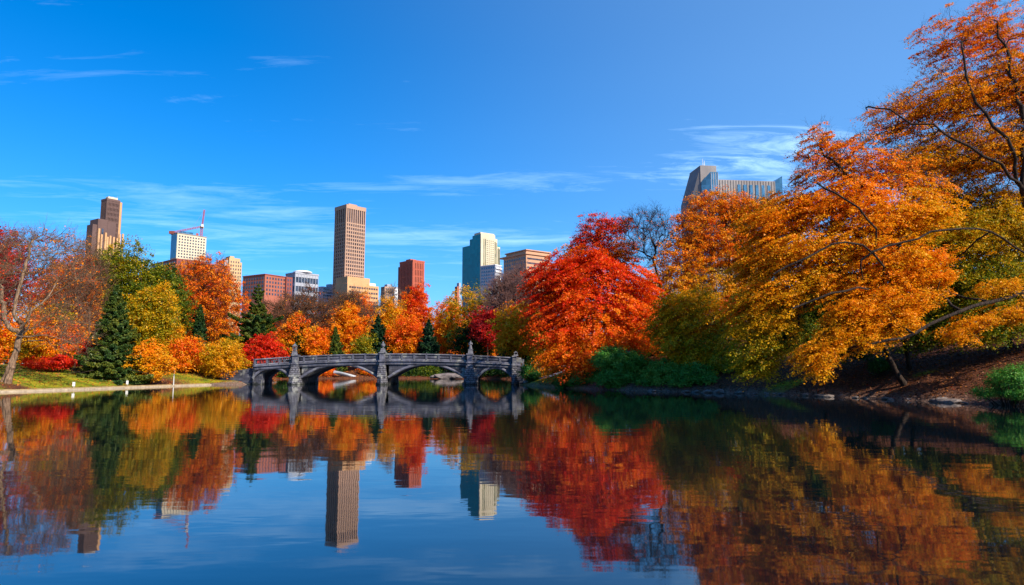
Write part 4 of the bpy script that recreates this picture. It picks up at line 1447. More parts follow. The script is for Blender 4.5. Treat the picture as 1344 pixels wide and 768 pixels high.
for i in range(7):
    u = wt_ + 14.5 + i * 4.1
    if u < b.w - 2: b.box('tall_window', M['g_blue'], u, u + 2.0, 1.05, 1.6, 0, b.z(240))
for i, u in enumerate((wt_ * .28, wt_ * .38)):
    MB().bar((u, 3, b.H), (u, 3, b.H + 5.5 - i * 1.2), 0.28, 6, 0.08).build('antenna', M['w_white'], b.root)
b = Bld('blue_domed_block', 'small far blue-grey roof showing left of the big orange maple', 1041, 1045, 1054, 252, 520, 20)
b.box('wall', M['w_grey'], 0, b.w, 0, b.d, 0, b.H)
m = MB(); m.lathe(0, 0, [(3.5, 0), (3.3, 1.0), (2.2, 2.2), (.4, 2.8)], 12)
o = m.build('dome', M['g_blue'], b.root); o.location = (b.w / 2, b.d / 2, b.H)

# ------------------------------------------------------------------ trees
FAR = dict(leaf=0.42, pad_r=1.15, normal_jit=0.9, flatness=0.7, droop=0.35, rtip=0.02)
G_BACK = 'autumn trees beyond the bridge'


def back(name, label, x0, x1, y0, y1, Y, turn, seed, pads=360, per=54, leafy=1.0, tvar=0.05, bark='bark_brown', twigs=0, n=12, base=None, peak=0.25, group=None, flat=0.8, var=0.04, **kw):
    L = auto_lobes(x0, x1, y0, y1, Y, turn, n=n, seed=seed, peak=peak, flat=flat, var=var)
    a = dict(FAR); a.update(kw)
    return make_tree(name, label, 'tree', base if base else (x0 + x1) / 2, Y, L, pads, per, top=None, tvar=tvar, bark=bark, twigs=twigs,
                     leafy=leafy, group=group, thick=0.07, **a)


# --- far filler row behind everything, from bank to bank
fill = [(-40, 60, 372, 150, .60, 'dull orange'), (60, 150, 380, 160, .52, 'amber'), (190, 290, 385, 165, .35, 'olive'), (300, 370, 400, 235, .6, 'tawny'),
        (345, 420, 404, 250, .64, 'russet'), (410, 480, 404, 265, .6, 'tawny'), (470, 540, 400, 270, .56, 'golden brown'), (530, 600, 402, 262, .66, 'russet'),
        (590, 660, 395, 255, .4, 'olive brown'), (650, 740, 385, 240, .5, 'amber brown'), (720, 800, 372, 200, .35, 'olive'), (780, 880, 372, 165, .32, 'dark olive'),
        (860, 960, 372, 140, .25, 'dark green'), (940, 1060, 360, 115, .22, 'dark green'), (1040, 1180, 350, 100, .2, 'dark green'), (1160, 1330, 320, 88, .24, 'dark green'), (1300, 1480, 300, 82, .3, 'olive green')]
where_ = ['behind the bare tree at far left', 'behind the dark spruce at left', 'between green trees and orange dome at left', 'behind the tall cedar', 'over the left end of the bridge',
          'above the first wide arch of the bridge', 'below the golden podium', 'behind the rust maple', 'behind the brown-olive dome', 'behind the bare purple-brown tree', 'behind the big red maple',
          'behind the tall bare tree', 'behind the orange dome tree at right', 'in the shade behind the orange maples', 'deep in the shade behind the right bank', 'at the top of the right bank', 'at the far right edge of the wood']
for i, ((x0, x1, yt, Y, tn, cn), wh) in enumerate(zip(fill, where_)):
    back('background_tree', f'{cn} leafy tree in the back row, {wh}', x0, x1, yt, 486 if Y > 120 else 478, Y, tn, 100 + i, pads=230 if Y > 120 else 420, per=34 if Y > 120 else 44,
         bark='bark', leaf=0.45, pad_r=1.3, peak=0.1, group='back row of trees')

# --- far wood behind everything, one mass
def far_wood():
    r_ = np.random.default_rng(5)
    Cs = []; Tn = []
    for i in range(520):
        if i < 330:
            x = r_.uniform(-330, 170); y = r_.uniform(285, 330) - 0.25 * abs(x + 60)
        else:
            y = r_.uniform(70, 230); x = (r_.uniform(-190, -120) if i % 2 else r_.uniform(72, 130)) * (1 + y / 500)
        h = r_.uniform(11, 19); R = r_.uniform(5, 8); tn = r_.choice([.3, .5, .58, .64, .2, .6])
        n = 420
        d = r_.normal(size=(n, 3)); d /= np.linalg.norm(d, axis=1)[:, None]
        p = d * np.array([R, R, h * .5]) * (0.6 + .45 * r_.random((n, 1))) + np.array([x, y, 3 + h * .5])
        Cs.append(p); Tn.append(np.full(n, tn) + r_.normal(size=n) * .06)
    C = np.concatenate(Cs); T = np.concatenate(Tn)
    V, Fq = leaves_vf(C, r_.normal(size=C.shape), 1.1 * (.6 + .8 * r_.random(len(C))))
    o = np_mesh('distant_wood', V, Fq, M['leaf'], attr=T)
    tag(o, 'far mass of mixed autumn woodland closing the view behind the park trees', 'woodland'); o['kind'] = 'stuff'


far_wood()

# --- beyond the bridge
back('bare_tree', 'wide leafless russet-brown tree with fine twigs, right of the cedar', 346, 444, 380, 460, 212, .62, 1, pads=340, per=5, twigs=13, twig_len=2.2, twig_r=0.055, rtip=0.035)
back('bare_tree', 'leafless brown tree with fine twigs below the tallest tower', 426, 482, 384, 450, 222, .60, 2, pads=300, per=6, twigs=13, twig_len=2.2, twig_r=0.055, rtip=0.035)
back('bare_tree', 'pale leafless tree standing between the golden podium and the red-orange treetop', 494, 532, 373, 470, 248, .56, 3, pads=200, per=3, twigs=8, twig_len=2.2, twig_r=0.05, rtip=0.035, bark='bark_light')
back('autumn_tree', 'orange-brown tree right of the red maple, behind the first bridge pier', 350, 420, 410, 478, 205, .56, 4, pads=300)
back('autumn_tree', 'small bright orange tree between the two conifers left of centre', 402, 430, 430, 476, 200, .60, 5, pads=130, n=9)
back('autumn_tree', 'bright orange spreading tree above the first wide arch', 420, 484, 394, 472, 214, .61, 6, pads=300)
back('autumn_tree', 'small orange treetop right below the tall tower podium', 452, 492, 377, 430, 252, .60, 7, pads=160, n=9)
back('autumn_tree', 'golden yellow tree above the middle bridge pier', 488, 534, 390, 470, 216, .48, 8, pads=260)
back('autumn_tree', 'rust-coloured rounded tree between the two dark conifers', 508, 562, 410, 474, 207, .66, 9, pads=280)
back('autumn_tree', 'vivid red-orange rounded treetop in front of the rust-red tower', 525, 569, 371, 440, 236, .71, 10, pads=260, n=10)
back('autumn_tree', 'bright orange tree below the thin far-off tower', 562, 618, 384, 468, 230, .62, 11, pads=280)
back('autumn_tree', 'orange-brown slim tree just right of the dark pointed conifer', 566, 600, 404, 474, 212, .54, 12, pads=180)
back('autumn_tree', 'large brown-olive domed tree below the teal tower', 578, 662, 368, 472, 208, .36, 13, pads=420, per=30, tvar=.07)
back('evergreen_tree', 'dark green rounded tree behind the third bridge pier', 586, 656, 420, 476, 200, .06, 14, pads=260)
back('autumn_tree', 'dark crimson tree left of the golden tree at the bridge end', 613, 668, 403, 456, 190, .93, 15, pads=220, tvar=.03)
back('bare_tree', 'domed leafless purple-brown tree below the terraced stone block', 636, 716, 349, 468, 196, .62, 16, pads=480, per=1, twigs=16, twig_len=2.3, twig_r=0.06, rtip=0.035, bark='twig_purple')
back('autumn_bush', 'round yellow-green bush peeking over the parapet left of the middle pier', 462, 491, 442, 474, 200, .30, 17, pads=100, n=8)
back('evergreen_tree', 'dark low evergreen mass right of the bridge end', 655, 712, 434, 494, 136, .03, 18, pads=240, leaf=.35, base=712)
back('autumn_tree', 'golden yellow tree leaning over the right end of the bridge', 643, 722, 396, 472, 128, .45, 19, pads=380, per=44, leaf=.32, pad_r=.9, base=722, var=.03, tvar=.04, droop=.5, flatness=.4)

for (lab, px, Y, yt, hw, tn) in [
        ('dark conifer with a slightly golden side behind the first bridge pier', 391, 204, 419, 19, .62),
        ('olive-green cone-shaped conifer above the first wide arch', 439, 202, 428, 16, .60),
        ('dark blue-green broad conifer just left of the middle bridge pier', 495, 206, 412, 23, .08),
        ('dark pointed conifer above the second wide arch', 562, 203, 418, 20, .05)]:
    make_conifer('conifer', lab, px, Y, yt, hw, turn=tn, whorls=26, dens=.7, leaf=.55, droop=.35, group='conifers beyond the bridge', first=.03)

# --- left bank, back to front
back('autumn_tree', 'large orange domed tree with fine dark limbs below the crane', 194, 326, 334, 470, 158, .60, 30, pads=1400, per=44, leaf=.30, pad_r=.8, twigs=3, twig_len=1.6, twig_r=.03, tvar=.03, n=14, peak=.1, bark='bark')
back('autumn_tree', 'big dull green and olive tree below the stepped tower', 108, 204, 312, 470, 134, .24, 31, pads=1000, per=54, leaf=.32, pad_r=.95, tvar=.05, n=16)
back('autumn_tree', 'broad green tree sloping down behind the yellow foliage at left', 164, 252, 338, 470, 138, .19, 32, pads=800, per=54, leaf=.32, pad_r=.95, tvar=.04, n=13, peak=.4)
back('autumn_tree', 'yellow-green rounded tree right of the dark spruce', 168, 236, 366, 478, 118, .33, 33, pads=800, per=54, leaf=.28, pad_r=.8, tvar=.05, n=13)
back('autumn_tree', 'orange-red tree behind the branches of the big bare tree at left', 48, 132, 332, 470, 116, .64, 34, pads=900, per=50, leaf=.28, pad_r=.85, tvar=.06, n=14, var=.05)
back('autumn_tree', 'wine-red leafy tree at the far left edge', -70, 48, 296, 420, 100, .93, 35, pads=620, per=44, leaf=.26, pad_r=.8, tvar=.05, n=13)
back('autumn_tree', 'brown-orange low tree behind the trunk of the big bare tree', 22, 112, 402, 488, 103, .52, 36, pads=700, per=46, leaf=.26, pad_r=.8, tvar=.09, var=.1)
back('bare_tree', 'leafless brown tree leaning above the dark spruce', 84, 148, 316, 440, 108, .6, 37, pads=300, per=0, twigs=6, twig_len=1.3, twig_r=.02, rtip=.02, base=118)
make_conifer('spruce', 'large dark green spruce on the left lawn, right of the big bare tree', 147, 99, 372, 37, turn=.6, whorls=34, dens=1.0, leaf=.32, droop=.32, first=.05)
make_conifer('conifer', 'small dark narrow conifer under the orange domed tree', 259, 141, 398, 16, turn=.3, whorls=26, dens=1.1, leaf=.36, droop=.25, first=.04)
make_conifer('cedar', 'tall dark cedar with golden-lit ragged boughs right of the beige tower', 335, 139, 371, 33, turn=.66, whorls=24, dens=1.1, leaf=.38, droop=.16, ragged=.28, first=.08)
back('autumn_tree', 'bright red maple overhanging the left end of the bridge', 316, 378, 438, 494, 127, .83, 40, pads=420, per=44, leaf=.24, pad_r=.6, tvar=.02, var=.015, base=340, flatness=.4, minz=.3)
back('autumn_tree', 'small pink-orange tree between the yellow tree and the golden shrub tree', 214, 276, 442, 494, 118, .58, 41, pads=340, per=40, leaf=.24, pad_r=.6, tvar=.07, base=244)
back('autumn_tree', 'round golden shrub-like tree left of the red maple', 266, 323, 444, 500, 117, .42, 42, pads=460, per=44, leaf=.22, pad_r=.55, tvar=.03, base=296, minz=.2)
back('autumn_tree', 'small brown shrub tree between pink-orange and golden shrub trees', 244, 290, 452, 498, 121, .44, 43, pads=260, per=40, leaf=.22, pad_r=.55, tvar=.07, base=262, minz=.2)
back('autumn_tree', 'bright yellow-orange low tree right of the dark spruce', 162, 226, 450, 497, 101, .47, 44, pads=420, per=46, leaf=.22, pad_r=.6, tvar=.03, base=192, minz=.3, flatness=.35)
make_shrub('shrub', 'low scarlet shrub on the left lawn behind the leaf-strewn path', 'shrub', px_lobes([(52, 477, 24, 8, 96, 2.2, .80), (84, 474, 17, 9, 97, 2.2, .84), (118, 455, 13, 9, 104, 1.6, .82)]), 96, 170, 60, .20, .55, 'leaf', tvar=.02, flat=.5)
make_shrub('shrub', 'dark low shrub under the golden shrub trees at left', 'shrub', px_lobes([(230, 487, 22, 7, 124, 2.2, .1), (275, 490, 24, 7, 123, 2.0, .1), (318, 492, 12, 6, 121, 1.6, .12)]), 123, 150, 50, .24, .6, 'leaf')

# the big bare tree at the far left: several leaning stems
L = px_lobes([(5, 380, 62, 52, 83, 5.0, .9), (60, 350, 52, 50, 84, 4.5, .62), (28, 322, 44, 26, 84, 4.0, .95), (92, 350, 34, 34, 84, 3.5, .6), (75, 410, 42, 34, 83, 3.5, .6),
              (96, 440, 26, 26, 83, 3.0, .6), (-50, 380, 50, 60, 83, 5, .7), (100, 316, 22, 14, 85, 2.5, .6, .7)])
make_tree('bare_tree', 'big bare tree with leaning tan trunks at the far left of the lawn', 'tree', 5, 80.5, L, 800, 7, .22, .9, top=(30, 425, 82),
          bark='bark_light', rtip=.018, twigs=6, twig_len=1.2, twig_r=.015, stems=3, tvar=.05, leafy=.7, thick=.07, trunk_scale=1.6, wig=.09,
          limbs=[[(28, 430, 80), (55, 398, 80), (100, 368, 81), (118, 352, 81)], [(22, 420, 81), (30, 360, 81), (44, 315, 82)], [(20, 440, 80), (62, 440, 79), (98, 452, 79)], [(12, 430, 81), (-5, 370, 81), (-20, 320, 82)]])

# --- right bank
# tall red maple
L = px_lobes([(740, 365, 44, 26, 101, 3.6, 0.775), (722, 400, 32, 26, 101, 3.2, 0.795), (790, 372, 44, 26, 99, 3.4, 0.755), (832, 378, 34, 22, 98, 3.2, 0.735), (765, 405, 48, 24, 98, 3.6, 0.715),
              (822, 414, 42, 24, 97, 3.4, 0.685), (735, 432, 38, 22, 98, 3.2, 0.735), (790, 440, 44, 20, 96, 3.2, 0.655), (836, 446, 28, 16, 96, 2.8, 0.635), (760, 462, 42, 16, 96, 3.0, 0.655),
              (722, 474, 22, 14, 97, 2.4, 0.575), (752, 484, 26, 11, 96, 2.4, 0.675), (712, 368, 20, 16, 102, 2.4, 0.785), (776, 345, 40, 16, 101, 3.2, 0.755)], -3)
make_tree('red_maple', 'huge red maple with layered boughs leaning over the water right of the bridge', 'tree', 784, 96, L, 1100, 110, .25, 1.1, lob=1.12, top=(780, 400, 95), spray=0.6, rtip=.016,
          flatness=.22, droop=.5, tvar=.035, twigs=0, normal_jit=.55)
L = px_lobes([(790, 300, 30, 18, 112, 3.0, .80), (778, 326, 28, 18, 112, 2.8, .80), (815, 330, 26, 18, 112, 2.8, .62), (800, 355, 36, 22, 112, 3.2, .72), (762, 318, 14, 10, 112, 2, .86), (816, 296, 14, 12, 112, 2, .76)])
make_tree('red_maple', 'smaller scarlet treetop rising behind the huge red maple', 'tree', 800, 112, L, 420, 50, .24, .85, rtip=.018, flatness=.3, tvar=.04, twigs=3, twig_len=1.1, twig_r=.02, normal_jit=.7)
back('autumn_tree', 'orange treetop peeking over the left shoulder of the huge red maple', 722, 774, 321, 420, 118, .57, 50, pads=300, per=44, leaf=.26, pad_r=.8)
back('autumn_tree', 'dull orange leafy tree behind the tall leafless tree', 812, 880, 352, 450, 116, .58, 51, pads=380, per=30, leaf=.26, pad_r=.8, tvar=.05)
# tall bare tree
L = px_lobes([(852, 290, 28, 22, 106, 2.6, .55), (838, 312, 22, 18, 106, 2.4, .6), (868, 310, 20, 20, 106, 2.4, .6), (850, 335, 26, 16, 106, 2.4, .6), (826, 292, 10, 14, 106, 1.6, .6)])
make_tree('bare_tree', 'tall leafless tree between the red maple and the orange dome', 'tree', 866, 104, L, 260, 5, .22, .6, top=(857, 340, 105), bark='bark',
          rtip=.02, twigs=6, twig_len=1.2, twig_r=.016, leafy=.35, thick=.05, shell=.3)
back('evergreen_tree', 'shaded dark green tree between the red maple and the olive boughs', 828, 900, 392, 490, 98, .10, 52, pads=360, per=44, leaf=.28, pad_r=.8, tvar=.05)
# orange dome tree
L = px_lobes([(950, 274, 40, 24, 93, 3.6, 0.580), (920, 300, 38, 26, 92, 3.4, 0.580), (985, 290, 34, 26, 93, 3.4, 0.540), (900, 340, 36, 28, 91, 3.2, 0.550), (945, 330, 42, 30, 92, 3.8, 0.580), (990, 335, 36, 28, 92, 3.4, 0.530),
              (885, 376, 24, 22, 90, 2.8, 0.480), (930, 378, 38, 22, 90, 3.2, 0.440), (980, 385, 34, 26, 91, 3.2, 0.480), (1010, 275, 18, 16, 93, 2.4, 0.480)], 8)
make_tree('orange_tree', 'tall orange domed tree in front of the concrete and glass building', 'tree', 992, 96, L, 1300, 62, .23, .78, lob=1.15, top=(958, 385, 99), bark='bark',
          rtip=.018, flatness=.5, tvar=.035, twigs=3, twig_len=1.3, twig_r=.02, normal_jit=.8)
L = px_lobes([(905, 404, 40, 18, 85, 3.0, 0.410), (880, 430, 26, 18, 85, 2.8, 0.350), (925, 432, 40, 18, 84, 3.0, 0.400), (890, 458, 26, 14, 83, 2.6, 0.380), (935, 462, 34, 16, 82, 2.8, 0.350), (950, 484, 26, 10, 80, 2.2, 0.320), (905, 478, 24, 12, 82, 2.4, 0.410),
              (958, 410, 16, 14, 84, 2.2, 0.750, .6)])
make_tree('olive_tree', 'olive-green layered tree below the orange dome, over the green bushes', 'tree', 975, 82, L, 720, 90, .21, .95, lob=1.15, top=(945, 430, 84), bark='bark_grey', spray=.6, rtip=.016,
          flatness=.22, droop=.5, tvar=.05, normal_jit=.55, minz=.5)

# the great orange maples of the right bank
L = px_lobes([(1046, 270, 26, 16, 62, 2.4, 0.570), (1010, 300, 36, 24, 62, 2.8, 0.540), (1075, 285, 42, 26, 61, 2.8, 0.570), (1120, 262, 42, 26, 60, 2.8, 0.570), (1150, 300, 46, 26, 59, 3.0, 0.510),
              (1000, 345, 36, 22, 62, 2.6, 0.530), (1050, 335, 46, 24, 60, 2.8, 0.500), (1105, 330, 46, 22, 59, 2.8, 0.490), (1020, 385, 48, 20, 60, 2.6, 0.490), (985, 405, 26, 16, 61, 2.2, 0.470), (1170, 345, 40, 20, 58, 2.6, 0.470),
              (1080, 370, 40, 18, 59, 2.6, 0.470), (1200, 280, 40, 26, 59, 2.8, 0.470), (1010, 425, 40, 16, 60, 2.4, 0.410), (1000, 460, 28, 14, 60, 2.2, 0.330), (990, 484, 18, 10, 60, 1.8, 0.320)], -4)
make_tree('orange_maple', 'great orange maple with drooping layered boughs reaching left over the bank', 'tree', 1185, 59, L, 1750, 100, .165, .8, lob=1.14, limbs=[[(1160, 350, 51), (1110, 318, 50), (1060, 338, 50), (1015, 360, 50.5)], [(1150, 300, 51), (1110, 262, 50.5), (1072, 240, 51.5)], [(1140, 380, 51.5), (1090, 385, 50.5), (1040, 405, 51)]], top=(1140, 390, 57), bark='bark',
          spray=.6, rtip=.013, flatness=.17, droop=.42, tvar=.03, normal_jit=.5, minz=1.0)
L = px_lobes([(1072, 184, 26, 14, 60, 1.9, .60), (1062, 206, 20, 11, 60, 1.8, .62), (1104, 200, 26, 13, 60, 1.9, .60), (1140, 214, 34, 14, 60, 2.0, .58), (1180, 222, 34, 14, 60, 2.0, .57),
              (1100, 226, 34, 14, 60, 2.0, .57), (1060, 232, 26, 12, 60, 2.0, .58), (1150, 240, 44, 14, 60, 2.2, .56), (1215, 246, 36, 14, 60, 2.2, .55), (1130, 182, 16, 10, 60, 1.4, .6, .6)], -3)
make_tree('orange_maple', 'ragged red-orange treetop with sky showing through, above the great orange maple', 'tree', 1195, 62, L, 420, 46, .16, .6, lob=1.1, limbs=[[(1150, 262, 56), (1105, 222, 56), (1075, 190, 56.5)]], top=(1165, 300, 58), bark='bark',
          spray=.6, rtip=.016, flatness=.25, droop=.5, tvar=.03, twigs=3, twig_len=.9, twig_r=.010, normal_jit=.55)
# tall open tree at the right edge with dark limbs
L = px_lobes([(1250, 60, 40, 36, 52, 2.4, 0.605, .6), (1310, 40, 40, 36, 52, 2.6, 0.585, .8), (1200, 150, 44, 30, 52, 2.2, 0.545, .8), (1160, 170, 28, 24, 53, 1.8, 0.565, .5), (1260, 130, 46, 34, 51, 2.6, 0.525, 1.3), (1330, 110, 44, 40, 51, 2.8, 0.525, 1.4),
              (1290, 200, 50, 34, 51, 2.8, 0.505, 1.6), (1215, 215, 46, 28, 52, 2.4, 0.485, 1.5), (1360, 190, 44, 40, 51, 2.8, 0.485, 1.4), (1400, 80, 44, 50, 51, 3, 0.525), (1390, 280, 40, 40, 51, 3, 0.475), (1250, 262, 48, 24, 53, 2.6, 0.445, 1.3),
              (1325, 270, 44, 26, 52, 2.6, 0.425, 1.3), (1290, 300, 60, 22, 52, 2.6, 0.42, 1.3), (1230, 300, 44, 20, 52, 2.4, .45, 1.2), (1370, 310, 50, 30, 52, 2.8, .40, 1.2)], 9)
make_tree('orange_maple', 'tallest orange tree at the right edge, with twisting dark limbs against the sky', 'tree', 1395, 62, L, 2700, 84, .155, .78, lob=1.22, limbs=[[(1338, 240, 58), (1290, 205, 57), (1235, 172, 57), (1180, 152, 58), (1140, 140, 59)], [(1330, 200, 57), (1295, 150, 57), (1268, 100, 58), (1262, 55, 59)], [(1345, 190, 58), (1336, 120, 58), (1320, 60, 59), (1300, 25, 60)]], top=(1345, 262, 58.5), bark='bark',
          spray=0.6, rtip=.014, flatness=.28, droop=.4, tvar=.035, twigs=4, twig_len=1.0, twig_r=.009, normal_jit=.6, leafy=.97, shell=.3, trunk_scale=1.0, wig=.12)
# yellow-orange drooping boughs in front
L = px_lobes([(1170, 352, 44, 16, 53, 1.8, 0.545), (1215, 365, 34, 14, 53, 1.8, 0.525), (1140, 378, 34, 16, 53, 1.8, 0.535), (1185, 395, 40, 18, 52, 1.8, 0.515), (1120, 408, 34, 16, 52, 1.8, 0.515), (1165, 425, 40, 16, 52, 1.8, 0.495),
              (1100, 440, 30, 14, 52, 1.6, 0.495), (1075, 462, 26, 12, 52, 1.5, 0.485), (1130, 446, 26, 12, 52, 1.5, 0.485), (1070, 485, 20, 8, 52, 1.2, 0.475), (1215, 340, 30, 12, 54, 1.8, 0.555), (1150, 330, 36, 12, 54, 1.8, 0.555)])
make_tree('orange_maple', 'amber maple bough cascading low in front of the shaded bank', 'tree', 1380, 56, L, 1150, 90, .14, .6, lob=1.15, limbs=[[(1340, 385, 52), (1262, 408, 50.5), (1200, 438, 50.0), (1150, 450, 50.5)], [(1345, 332, 51), (1300, 304, 50.5), (1240, 302, 50), (1185, 318, 50), (1130, 342, 50.5)]], top=(1395, 350, 53), bark='bark', trunk_scale=.7,
          spray=.6, rtip=.012, flatness=.16, droop=.45, tvar=.022, normal_jit=.45, minz=1.6)
# olive and green under-storey
L = px_lobes([(1240, 318, 56, 26, 60, 2.6, 0.370), (1310, 308, 60, 28, 59, 2.8, 0.360), (1280, 365, 50, 22, 59, 2.8, 0.290), (1350, 370, 50, 26, 58, 2.8, 0.290), (1230, 395, 40, 18, 60, 2.4, 0.270), (1300, 410, 46, 20, 58, 2.6, 0.250), (1250, 435, 40, 14, 59, 2.4, 0.200),
              (1370, 420, 44, 24, 57, 2.6, 0.250), (1200, 440, 34, 12, 60, 2.0, 0.200), (1325, 440, 40, 14, 57, 2.4, 0.250), (1190, 300, 40, 20, 61, 2.4, 0.430)])
make_tree('green_maple', 'olive-green maple under the orange canopy at the right edge', 'tree', 1330, 60, L, 1500, 84, .16, .8, lob=1.25, top=(1310, 400, 59), bark='bark', spray=.6, rtip=.014, flatness=.2, droop=.5, tvar=.04,
          normal_jit=.55, minz=1.8)
L = px_lobes([(1045, 405, 36, 16, 66, 2.4, .16), (1085, 400, 32, 18, 67, 2.4, .15), (1040, 432, 36, 14, 65, 2.4, .20), (1010, 448, 26, 12, 64, 2.0, .26), (1070, 440, 30, 14, 66, 2.2, .12), (1110, 455, 26, 10, 67, 2.0, .1), (1130, 420, 30, 20, 68, 2.2, .12)])
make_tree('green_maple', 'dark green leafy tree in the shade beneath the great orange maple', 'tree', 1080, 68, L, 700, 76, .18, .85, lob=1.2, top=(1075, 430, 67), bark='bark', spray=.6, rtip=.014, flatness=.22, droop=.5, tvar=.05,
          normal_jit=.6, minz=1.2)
L = px_lobes([(1330, 412, 34, 9, 51, 1.4, .48), (1285, 424, 32, 8, 51, 1.3, .49), (1255, 440, 20, 7, 51, 1.1, .50), (1370, 400, 30, 12, 51, 1.5, .46), (1310, 378, 28, 8, 52, 1.4, .46)])
make_tree('orange_maple', 'low golden bough on a grey limb reaching in from the right edge', 'tree', 1460, 55, L, 280, 84, .125, .5, top=(1400, 402, 52), bark='bark_grey', spray=.6, rtip=.014, flatness=.18, droop=.5, tvar=.02,
          normal_jit=.45, minz=1.6)

# --- bushes on the water's edge
def bank_shrub(name, label, spec, pads, per, leaf, pad, tv=.12, mat='green', **kw):
    L = px_lobes(spec)
    return make_shrub(name, label, 'bush', L, spec[0][4], pads, per, leaf, pad, mat, tvar=tv, **kw)


bank_shrub('bush', 'big rounded green bush at the water below the red maple', [(812, 480, 32, 24, 86, 2.8, .6), (800, 470, 22, 15, 86, 2.3, .65), (832, 476, 20, 16, 86, 2.3, .6), (812, 498, 36, 12, 85, 2.2, .5)], 680, 60, .17, .5)
bank_shrub('bush', 'low dark green ground bush left of the big rounded bush', [(760, 498, 28, 11, 92, 2.0, .35), (742, 502, 16, 8, 94, 1.6, .3)], 200, 50, .17, .45)
bank_shrub('bush', 'spreading bright green bush right of the big rounded bush', [(880, 494, 36, 15, 81, 2.2, .8), (872, 484, 24, 12, 82, 1.8, .65), (858, 502, 24, 8, 82, 1.8, .6)], 420, 56, .17, .45)
bank_shrub('bush', 'green bush at the foot of the olive layered tree', [(910, 492, 26, 16, 78.5, 2.0, .6), (900, 502, 24, 8, 78, 1.6, .6), (926, 500, 16, 8, 77, 1.4, .6)], 240, 56, .16, .45)
bank_shrub('bush', 'leafy green bush at the right edge of the picture by the water', [(1330, 500, 30, 16, 47.5, 1.5, .6), (1350, 490, 30, 14, 48, 1.6, .6), (1300, 514, 22, 7, 48.5, 1.0, .6), (1345, 516, 24, 8, 46.6, 1.0, .65)], 330, 60, .10, .32)
bank_shrub('bush', 'small dark bush alone on the shaded leafy slope', [(1155, 480, 16, 9, 63, 1.3, .12)], 90, 50, .13, .35)

bank_shrub('bush', 'small dark bush hugging the right end of the bridge', [(693, 490, 12, 10, 112, 1.6, .1), (704, 494, 12, 7, 111, 1.5, .14)], 150, 44, .2, .5)
for i, (px, py, rx, ry, Y, tn, lab) in enumerate([
        (402, 487, 12, 8, 197, .60, 'orange bush on the far bank at the left of the first wide arch'),
        (484, 486, 10, 9, 196, .58, 'orange bush on the far bank at the right of the first wide arch'),
        (530, 489, 18, 9, 194, .10, 'dark bush on the far bank at the left of the second wide arch'),
        (560, 488, 20, 8, 193, .16, 'dark green bush on the far bank mid second wide arch'),
        (640, 487, 16, 9, 178, .05, 'dark bush on the far bank behind the rightmost arch'),
        (665, 486, 14, 10, 172, .05, 'dark bush close to the right end of the bridge, far side'),
        (424, 486, 10, 7, 199, .66, 'rust bush on the far bank mid first wide arch'),
        (362, 488, 16, 9, 192, .08, 'dark bush on the far bank behind the leftmost arch'),
        (606, 487, 14, 9, 190, .12, 'dark bush on the far bank behind the boulders')]):
    Y = 128.0
    while gh(at(px, 485, Y)[0], Y) < 0.3 and Y < 230: Y += 1.0
    Y += 2.5
    bank_shrub('bush', lab, [(px, py, rx * 1.2, ry, Y, 2.5, tn), (px + 8, py + 2, rx * .8, ry * .8, Y - .8, 2, tn)], 130, 40, .34, .9, mat='leaf', tv=.06)

# ------------------------------------------------------------------ shoreline rocks
def rock_mesh(seed, mat):
    r_ = np.random.default_rng(seed)
    import bmesh
    bm = bmesh.new()
    bmesh.ops.create_icosphere(bm, subdivisions=2, radius=1)
    f = r_.normal(size=(5, 3))
    for v in bm.verts:
        c = np.array(v.co)
        k = 1 + sum(0.09 * sin(3 * c @ q + i) for i, q in enumerate(f))
        c = c * k
        c = np.sign(c) * np.abs(c) ** 0.8
        v.co = (c[0], c[1] * .8, c[2] * .5)
    me = bpy.data.meshes.new('rock'); bm.to_mesh(me); bm.free()
    me.materials.append(mat)
    return me


M['rock'] = stone_mat('grey_shore_rock', (0.06, 0.05, 0.05), (0.27, 0.22, 0.20), scale=2.5, bump=0.8)
rm = [rock_mesh(i, M['rock']) for i in range(7)]
r_ = np.random.default_rng(3)
cand = rs[(rs[:, 1] < 80) & (rs[:, 1] > 40)]
cum = np.concatenate([[0], np.cumsum(np.linalg.norm(np.diff(cand, axis=0), axis=1))])
t = 0.0; k = 0
while t < cum[-1]:
    x = np.interp(t, cum, cand[:, 0]); y = np.interp(t, cum, cand[:, 1])
    big = r_.random() < .28
    s = (0.18 + .2 * r_.random()) * (1.9 if big else 1)
    ox, oy = r_.normal() * .42 + .2, r_.normal() * .42 + .1
    o = link('rock', rm[k % 7]); o.location = (x + ox, y + oy, 0.04 + 0.06 * r_.random())
    o.scale = (s * 1.25, s, s * .75); o.rotation_euler = (r_.normal() * .1, r_.normal() * .1, r_.random() * 6)
    tag(o, 'grey stone in the row of shoreline rocks at the foot of the leafy right bank', 'rock', 'rocks along the right shore')
    t += s * (1.3 + 1.2 * r_.random()) + (1.5 * r_.random() if r_.random() < .25 else 0); k += 1
print('rocks', k)
# flat boulders seen through the second wide arch
for i, (px, Y, s) in enumerate([(585, 182, 3.2), (572, 184, 1.8), (600, 180, 1.8)]):
    p = at(px, 497, Y)
    o = link('boulder', rm[i]); o.data = rm[i]; o.location = (p[0], p[1] + 1, 0.6); o.scale = (s, s * .7, s * .55)
    tag(o, ['wide flat pinkish boulder on the far bank seen through the second wide arch', 'smaller boulder left of the wide flat one through the second wide arch',
            'smaller boulder right of the wide flat one through the second wide arch'][i], 'boulder')

